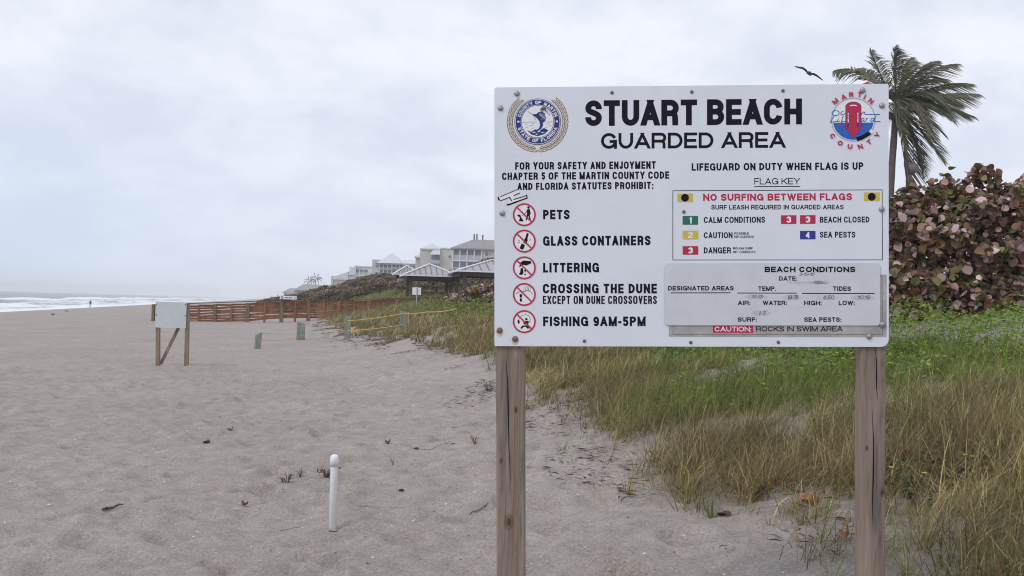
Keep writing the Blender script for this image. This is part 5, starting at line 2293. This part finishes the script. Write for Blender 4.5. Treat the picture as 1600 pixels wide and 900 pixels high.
# ------------------------------------------------------------------ far walker at the water's edge
pb = gp(141, 481)
hgt = 1.72
WK = thing('person', pb, 'distant person in a dark jacket and light trousers walking at the edge of the surf', 'person')
J = [(0, 0, .95, (.15, .12)), (0, 0, 1.15, (.155, .115)), (.03, 0, 1.38, (.17, .115)), (.05, -.01, 1.50, (.06, .06)), (.07, -.01, 1.60, (.095, .105)), (.08, -.01, 1.70, (.06, .07)),
     (.03, -.17, 1.42, .06), (.10, -.22, 1.17, .048), (.18, -.22, .96, .035), (.03, .17, 1.42, .06), (-.05, .22, 1.17, .048), (-.02, .23, .95, .035),
     (.02, -.09, .88, .10), (.14, -.09, .48, .065), (.10, -.09, .08, .045), (.24, -.09, .035, .035),
     (-.02, .09, .88, .10), (-.06, .09, .48, .065), (-.24, .09, .12, .045), (-.14, .09, .04, .035)]
Eg = [(0, 1), (1, 2), (2, 3), (3, 4), (4, 5), (2, 6), (6, 7), (7, 8), (2, 9), (9, 10), (10, 11), (0, 12), (12, 13), (13, 14), (14, 15), (0, 16), (16, 17), (17, 18), (18, 19)]
o = skin('body', J, Eg, [M['skin'], M['jacket'], M['trousers']], WK, sub=2)
for pl in o.data.polygons:
    z = pl.center.z
    pl.material_index = 2 if z < .97 and abs(pl.center.y) < .2 and z > .1 else 1 if .97 <= z < 1.49 else 0
skin('hair', [(.055, -.01, 1.63, .095), (.07, -.01, 1.70, .08)], [(0, 1)], M['hair'], WK)
WK.rotation_euler = (0, 0, R(100))

# ------------------------------------------------------------------ things lying on the sand


def stick(px0, py0, px1, py1, label, r=.008, m='twig', name='driftwood_stick', lift=.006, wig=.02, cat='stick'):
    a2, b2 = gp(px0, py0), gp(px1, py1)
    rs = random.Random(int(px0 * 7 + py0))
    pts, rad = [], []
    n = 7
    for i in range(n + 1):
        s2 = i / n
        q = a2.lerp(b2, s2)
        q.x += rs.uniform(-wig, wig) * .6
        q.y += rs.uniform(-wig, wig)
        q.z = gtop(q.x, q.y) + lift * .8 + rs.uniform(0, wig * .4)
        pts.append(q)
        rad.append(r * (1.05 - .6 * s2) * rs.uniform(.8, 1.15))
    mb = MB()
    mb.tube(pts, rad, 6)
    return tag(mb.build(name, M[m], None, tuple(a2)), label, cat)


stick(163, 803, 195, 798.5, 'dark driftwood stick alone on the sand at the lower left', .011, lift=.014)
stick(514, 834, 535, 825, 'short dark twig lying just right of the foot of the white pipe', .005)
stick(437, 832, 466, 827.5, 'pale thin twig lying left of the foot of the white pipe', .004, 'dry_straw')
stick(735, 799.5, 772, 789, 'long thin twig touching the left post of the beach sign', .005)
stick(655, 706, 700, 691, 'very thin bent twig on the mid sand left of the beach sign', .003)
stick(560, 792, 640, 795, 'faint long straw lying on the sand right of the white pipe', .003, 'dry_straw')
stick(79, 492.6, 87, 491.8, 'black driftwood log far out on the left beach', .055, 'twig', 'driftwood_log', .03, .15, 'log')
stick(103, 486.8, 107, 486.4, 'small brown log right of the black one far out on the left beach', .05, 'twig', 'driftwood_log', .03, .1, 'log')


def leaf_thing(px, py, rad, label, m='dark_leaf', curl=.5, tilt=(.3, .2), group=None, lift=.01):
    q = gp(px, py)
    rs = random.Random(int(px * 3 + py * 11))
    mb = MB()
    P = [(0, 0, .0)]
    n = 12
    for k in range(n):
        a2 = 2 * math.pi * k / n
        r2 = rad * (1 + .14 * math.sin(a2 * 2 + rs.random()) + rs.uniform(-.08, .08))
        P.append((r2 * math.cos(a2), r2 * .8 * math.sin(a2), curl * rad * abs(math.sin(a2)) ** 1.2 + rs.uniform(-.06, .1) * rad))
    mb.mesh(P, [(0, k + 1, (k + 1) % n + 1) for k in range(n)])
    mb.tube([(rad * .95, 0, 0), (rad * 1.35, .01, .1 * rad)], rad * .05, 5)
    o = mb.build('dead_leaf', M[m], smooth=True)
    sd = o.modifiers.new('thick', 'SOLIDIFY')
    sd.thickness = .003
    o.location = (q.x, q.y, gtop(q.x, q.y) + lift * .6)
    o.rotation_euler = (rs.uniform(-1, 1) * tilt[0], rs.uniform(-1, 1) * tilt[1], rs.uniform(0, 6.28))
    return tag(o, label, 'leaf', group or 'dead leaves on the sand')


leaf_thing(607, 695, .042, 'dark red curled dead leaf alone in the middle of the open sand', 'dark_leaf', .9)
leaf_thing(382, 789, .036, 'dark red curled dead leaf on the sand well left of the white pipe', 'dark_leaf', .9)
leaf_thing(361, 671.5, .05, 'small dark dead leaf on the sand, farthest of those left of the pipe', 'dark_leaf', .8)
leaf_thing(323, 691.5, .04, 'small dark dead leaf at the far left, below and left of its neighbour', 'dark_leaf', .7)
leaf_thing(627, 767, .022, 'tiny dark dead leaf on the sand right of the white pipe', 'dark_leaf', .7)
leaf_thing(650, 700, .03, 'small brown dead leaf just right of the dark red one mid sand', 'twig', .4)
leaf_thing(1324, 842, .045, 'round orange brown dead leaf curled into a ball beside the right post', 'dry_leaf', 1.5, (.9, .4), lift=.03)
leaf_thing(1262, 790, .075, 'flat orange dead leaf under the grass left of the right post', 'dry_leaf', .3)
leaf_thing(1292, 752, .075, 'dull red dead leaf in the grass left of the right post, the farthest there', 'dry_leaf', .4)
leaf_thing(1166, 771, .08, 'rust red dead leaf standing in the front grass between the posts', 'dry_leaf', .5, (1, .4))
leaf_thing(1132, 802, .05, 'small rust dead leaf on bare sand in front of the grass between the posts', 'dark_leaf', .4)
leaf_thing(1215, 706, .06, 'brown dead leaf caught deep in the straw grass between the posts', 'dry_leaf', .4, (1, .6), lift=.08)
leaf_thing(1422, 728, .06, 'orange dead leaf caught in the grass just right of the right post', 'dry_leaf', .4, (1, .6), lift=.07)

# sprigs and loose grass tufts out on the sand


def sprig(px, py, n, h, label, m='twig', spread=.8, name='dry_sprig', cat='plant', leaves=0, group=None):
    q = gp(px, py)
    rs = random.Random(int(px + py * 5))
    root = thing(name, q, label, cat, group)
    mb = MB()
    lf = MB()
    for k in range(n):
        a2 = rs.uniform(0, 6.28)
        l2 = h * rs.uniform(.5, 1.1)
        s2 = spread * rs.uniform(.2, 1)
        p1 = Vector((math.cos(a2) * l2 * s2 * .5, math.sin(a2) * l2 * s2 * .5, l2 * .55))
        p2 = Vector((math.cos(a2) * l2 * s2 * 1.15, math.sin(a2) * l2 * s2 * 1.15, l2 * .9 * (1 - .4 * s2)))
        mb.tube([(0, 0, -.03), p1, p2], [.004, .003, .0012], 5)
        for j in range(leaves):
            f2 = rs.uniform(.3, 1)
            c2 = p1.lerp(p2, f2)
            r2 = rs.uniform(.008, .02)
            t2 = Vector((rs.uniform(-1, 1), rs.uniform(-1, 1), rs.uniform(-.6, .6))).normalized()
            b2 = t2.cross(Vector((.3, .2, 1))).normalized()
            lf.mesh([c2, c2 + t2 * r2 + b2 * r2 * .5, c2 + t2 * r2 * 2, c2 + t2 * r2 - b2 * r2 * .5], [(0, 1, 2, 3)])
    mb.build('stems', M[m], root)
    if leaves:
        lf.build('leaves', M['dark_leaf'], root)
    return root


sprig(449, 754, 9, .11, 'small dead sprig lying on the sand left of the white pipe', leaves=4, spread=1.2)
sprig(469, 741, 4, .09, 'tiny leaning twig sprig between the left sprig and the white pipe', spread=1.4)
sprig(510, 748, 14, .14, 'dark dead plant tuft right behind the white pipe', leaves=6, spread=.9)
sprig(614, 724, 5, .10, 'thin upright dry sprig in the middle of the sand', m='dry_straw', spread=.5)
sprig(742, 692, 9, .17, 'wispy dry sprig on the sand left of the left post', m='dry_straw', spread=1.0)
sprig(764, 612, 16, .26, 'leafy dry plant at the left edge of the left post', leaves=7, spread=1.2)


def tuft(px, py, n, h, label, mix, group='loose grass tufts at the foot of the dune'):
    q = gp(px, py)
    nb = n
    r = np.abs(RNG.normal(0, .03, nb))
    th = RNG.uniform(0, 2 * np.pi, nb)
    base = np.stack([q.x + r * np.cos(th), q.y + r * np.sin(th), np.full(nb, q.z - .015)], -1)
    c = pick(mix, nb, .25)
    v = blades(base, h * RNG.uniform(.45, 1.1, nb), th, np.abs(RNG.normal(.3, .22, nb)), RNG.uniform(.05, .9, nb), RNG.uniform(.003, .006, nb))
    o = tint_mesh('grass_tuft', v, 8, BLADE_F, c, M['grass'], None, tuple(q))
    return tag(o, label, 'grass tuft', group)


for px, py, n, h, lab, mx in (
        (878, 706, 18, .26, 'sparse green tuft nearest the left post on bare sand', OLIVE),
        (948, 724, 12, .22, 'thin single stalked tuft leaning right, next after the one near the left post', STRAW + OLIVE),
        (978, 772, 34, .36, 'loose tuft with long arching blades and a red base on bare sand between the posts', OLIVE + STRAW),
        (942, 784, 7, .30, 'few long straw blades leaning far left on bare sand', STRAW),
        (1072, 786, 46, .34, 'thick dark based tuft at the front corner of the grass between the posts', OLIVE + RUSSET),
        (1112, 806, 40, .30, 'green tuft foremost of all at the middle of the grass edge', OLIVE + GREEN[:1]),
        (1205, 825, 22, .16, 'low dead tuft with dark rootlets left of the right post', RUSSET + STRAW),
        (1255, 822, 30, .30, 'upright green tuft left of the right post', OLIVE),
        (1300, 905, 16, .30, 'green blades rising from the bottom edge left of the right post', OLIVE + GREEN[:1]),
        (960, 905, 6, .22, 'few green blades rising from the bottom edge between the posts', OLIVE),
        (1418, 900, 40, .36, 'green tuft at the bottom edge against the right post', OLIVE + STRAW),
        (1350, 790, 36, .34, 'straw tuft directly behind the right post', STRAW + OLIVE)):
    tuft(px, py, n, h, lab, mx)

# yellow flowers in the grass
for px, py, lab in ((1052, 556, 'small yellow flowers in green leaves just below the bottom edge of the sign'), (1432, 792, 'small yellow flowers in the grass right of the right post'), (1480, 768, 'tiny yellow flower spike right of the other yellow flowers')):
    q = gp(px, py)
    root = thing('flowering_plant', q, lab, 'flower', 'yellow flowers on the dune')
    rs = random.Random(int(px))
    mb, fm, lm = MB(), MB(), MB()
    for k in range(12):
        a2, l2 = rs.uniform(0, 6.28), rs.uniform(.12, .24)
        tp_ = Vector((math.cos(a2) * .16, math.sin(a2) * .16, l2))
        mb.tube([(0, 0, -.02), tp_ * .5 + Vector((0, 0, .05)), tp_], .003, 4)
        if k < 3:
            for j in range(7):
                b2 = 2 * math.pi * j / 7
                e1 = Vector((math.cos(b2), math.sin(b2), .35)) * .022
                e2 = Vector((math.cos(b2 + .5), math.sin(b2 + .5), .3)) * .014
                e3 = Vector((math.cos(b2 - .5), math.sin(b2 - .5), .3)) * .014
                fm.mesh([tp_, tp_ + e2, tp_ + e1, tp_ + e3], [(0, 1, 2, 3)])
        for j in range(6):
            c2 = tp_ * rs.uniform(.3, .9)
            t2 = Vector((rs.uniform(-1, 1), rs.uniform(-1, 1), rs.uniform(0, .6))).normalized() * .05
            b2 = t2.cross(Vector((0, .2, 1))).normalized() * .016
            lm.mesh([c2, c2 + t2 * .5 + b2, c2 + t2, c2 + t2 * .5 - b2], [(0, 1, 2, 3)])
    mb.build('stems', M['palm_green'][0], root)
    lm.build('leaves', M['palm_green'][2], root)
    fm.build('petals', M['flower'], root)

# scattered shell fragments and dune litter: too many to count
n = 9000
u = 3.5 + 24 * RNG.uniform(0, 1, n) ** 1.5
v = RNG.uniform(-8, 2.8, n)
x, y = to_xy(u, v)
r = (.003 + .012 * RNG.uniform(0, 1, n) ** 2.3) * (1 + (u > 12) * .5)
a_ = RNG.uniform(0, 2 * np.pi, n)
c_, s_ = np.cos(a_) * r, np.sin(a_) * r
z = gz(x, y, True) + .012
V4 = np.stack([np.stack([x - c_, y - s_, z + RNG.uniform(-.004, .006, n)], -1), np.stack([x + s_ * .6, y - c_ * .6, z + RNG.uniform(-.003, .008, n)], -1),
               np.stack([x + c_, y + s_, z + RNG.uniform(-.004, .006, n)], -1), np.stack([x - s_ * .6, y + c_ * .6, z + RNG.uniform(-.003, .008, n)], -1)], 1)
o = tint_mesh('shell_fragments', V4, 4, LEAF_F, pick([(.75, .72, .68), (.62, .58, .54), (.5, .42, .38), (.85, .83, .8), (.16, .13, .12), (.3, .2, .16)], n, .1), M['grass'])
tag(o, 'white shell fragments scattered over the near sand', 'shells', kind='stuff')

n = 9000
u = 3 + 60 * RNG.uniform(0, 1, n) ** 1.4
v = edge_v(u) + RNG.normal(-.1, .45, n)
k = vnoise(u * .9, v * 1.5, 71) + vnoise(u * 3, v * 3, 72) * .5 > .80
u, v = u[k], v[k]
n = len(u)
x, y = to_xy(u, v)
ln = RNG.uniform(.012, .07, n) * (1 + np.clip(u - 12, 0, 50) * .035)
a_ = RNG.uniform(0, 2 * np.pi, n)
wd = ln * RNG.uniform(.03, .22, n) ** 1.0
z = gz(x, y) + .012 + RNG.uniform(0, .03, n)
dx, dy = np.cos(a_), np.sin(a_)
V4 = np.stack([np.stack([x - dx * ln, y - dy * ln, z], -1), np.stack([x + dy * wd, y - dx * wd, z + .014], -1), np.stack([x + dx * ln, y + dy * ln, z + .006], -1), np.stack([x - dy * wd, y + dx * wd, z + .010], -1)], 1)
o = tint_mesh('leaf_litter', V4, 4, LEAF_F, pick([(.09, .05, .04), (.14, .08, .06), (.06, .045, .04), (.22, .12, .08), (.2, .16, .11)], n, .25), M['grass'])
tag(o, 'dark dry leaf litter and rootlets along the foot of the dune', 'litter', kind='stuff')

# ------------------------------------------------------------------ sea haze
hz = bpy.data.materials.new('sea_haze')
hz.use_nodes = True
t = hz.node_tree
t.nodes.remove(t.nodes['Principled BSDF'])
pv = node(t, 'ShaderNodeVolumePrincipled')
pv.inputs['Color'].default_value = (.965, .985, 1.0, 1)
pv.inputs['Density'].default_value = .00048
pv.inputs['Anisotropy'].default_value = 0.0
t.links.new(pv.outputs[0], t.nodes['Material Output'].inputs['Volume'])
mb = MB()
mb.span(-7000, 7000, -7000, 7000, -32, 26)
o = mb.build('haze', hz)
tag(o, kind='stuff')
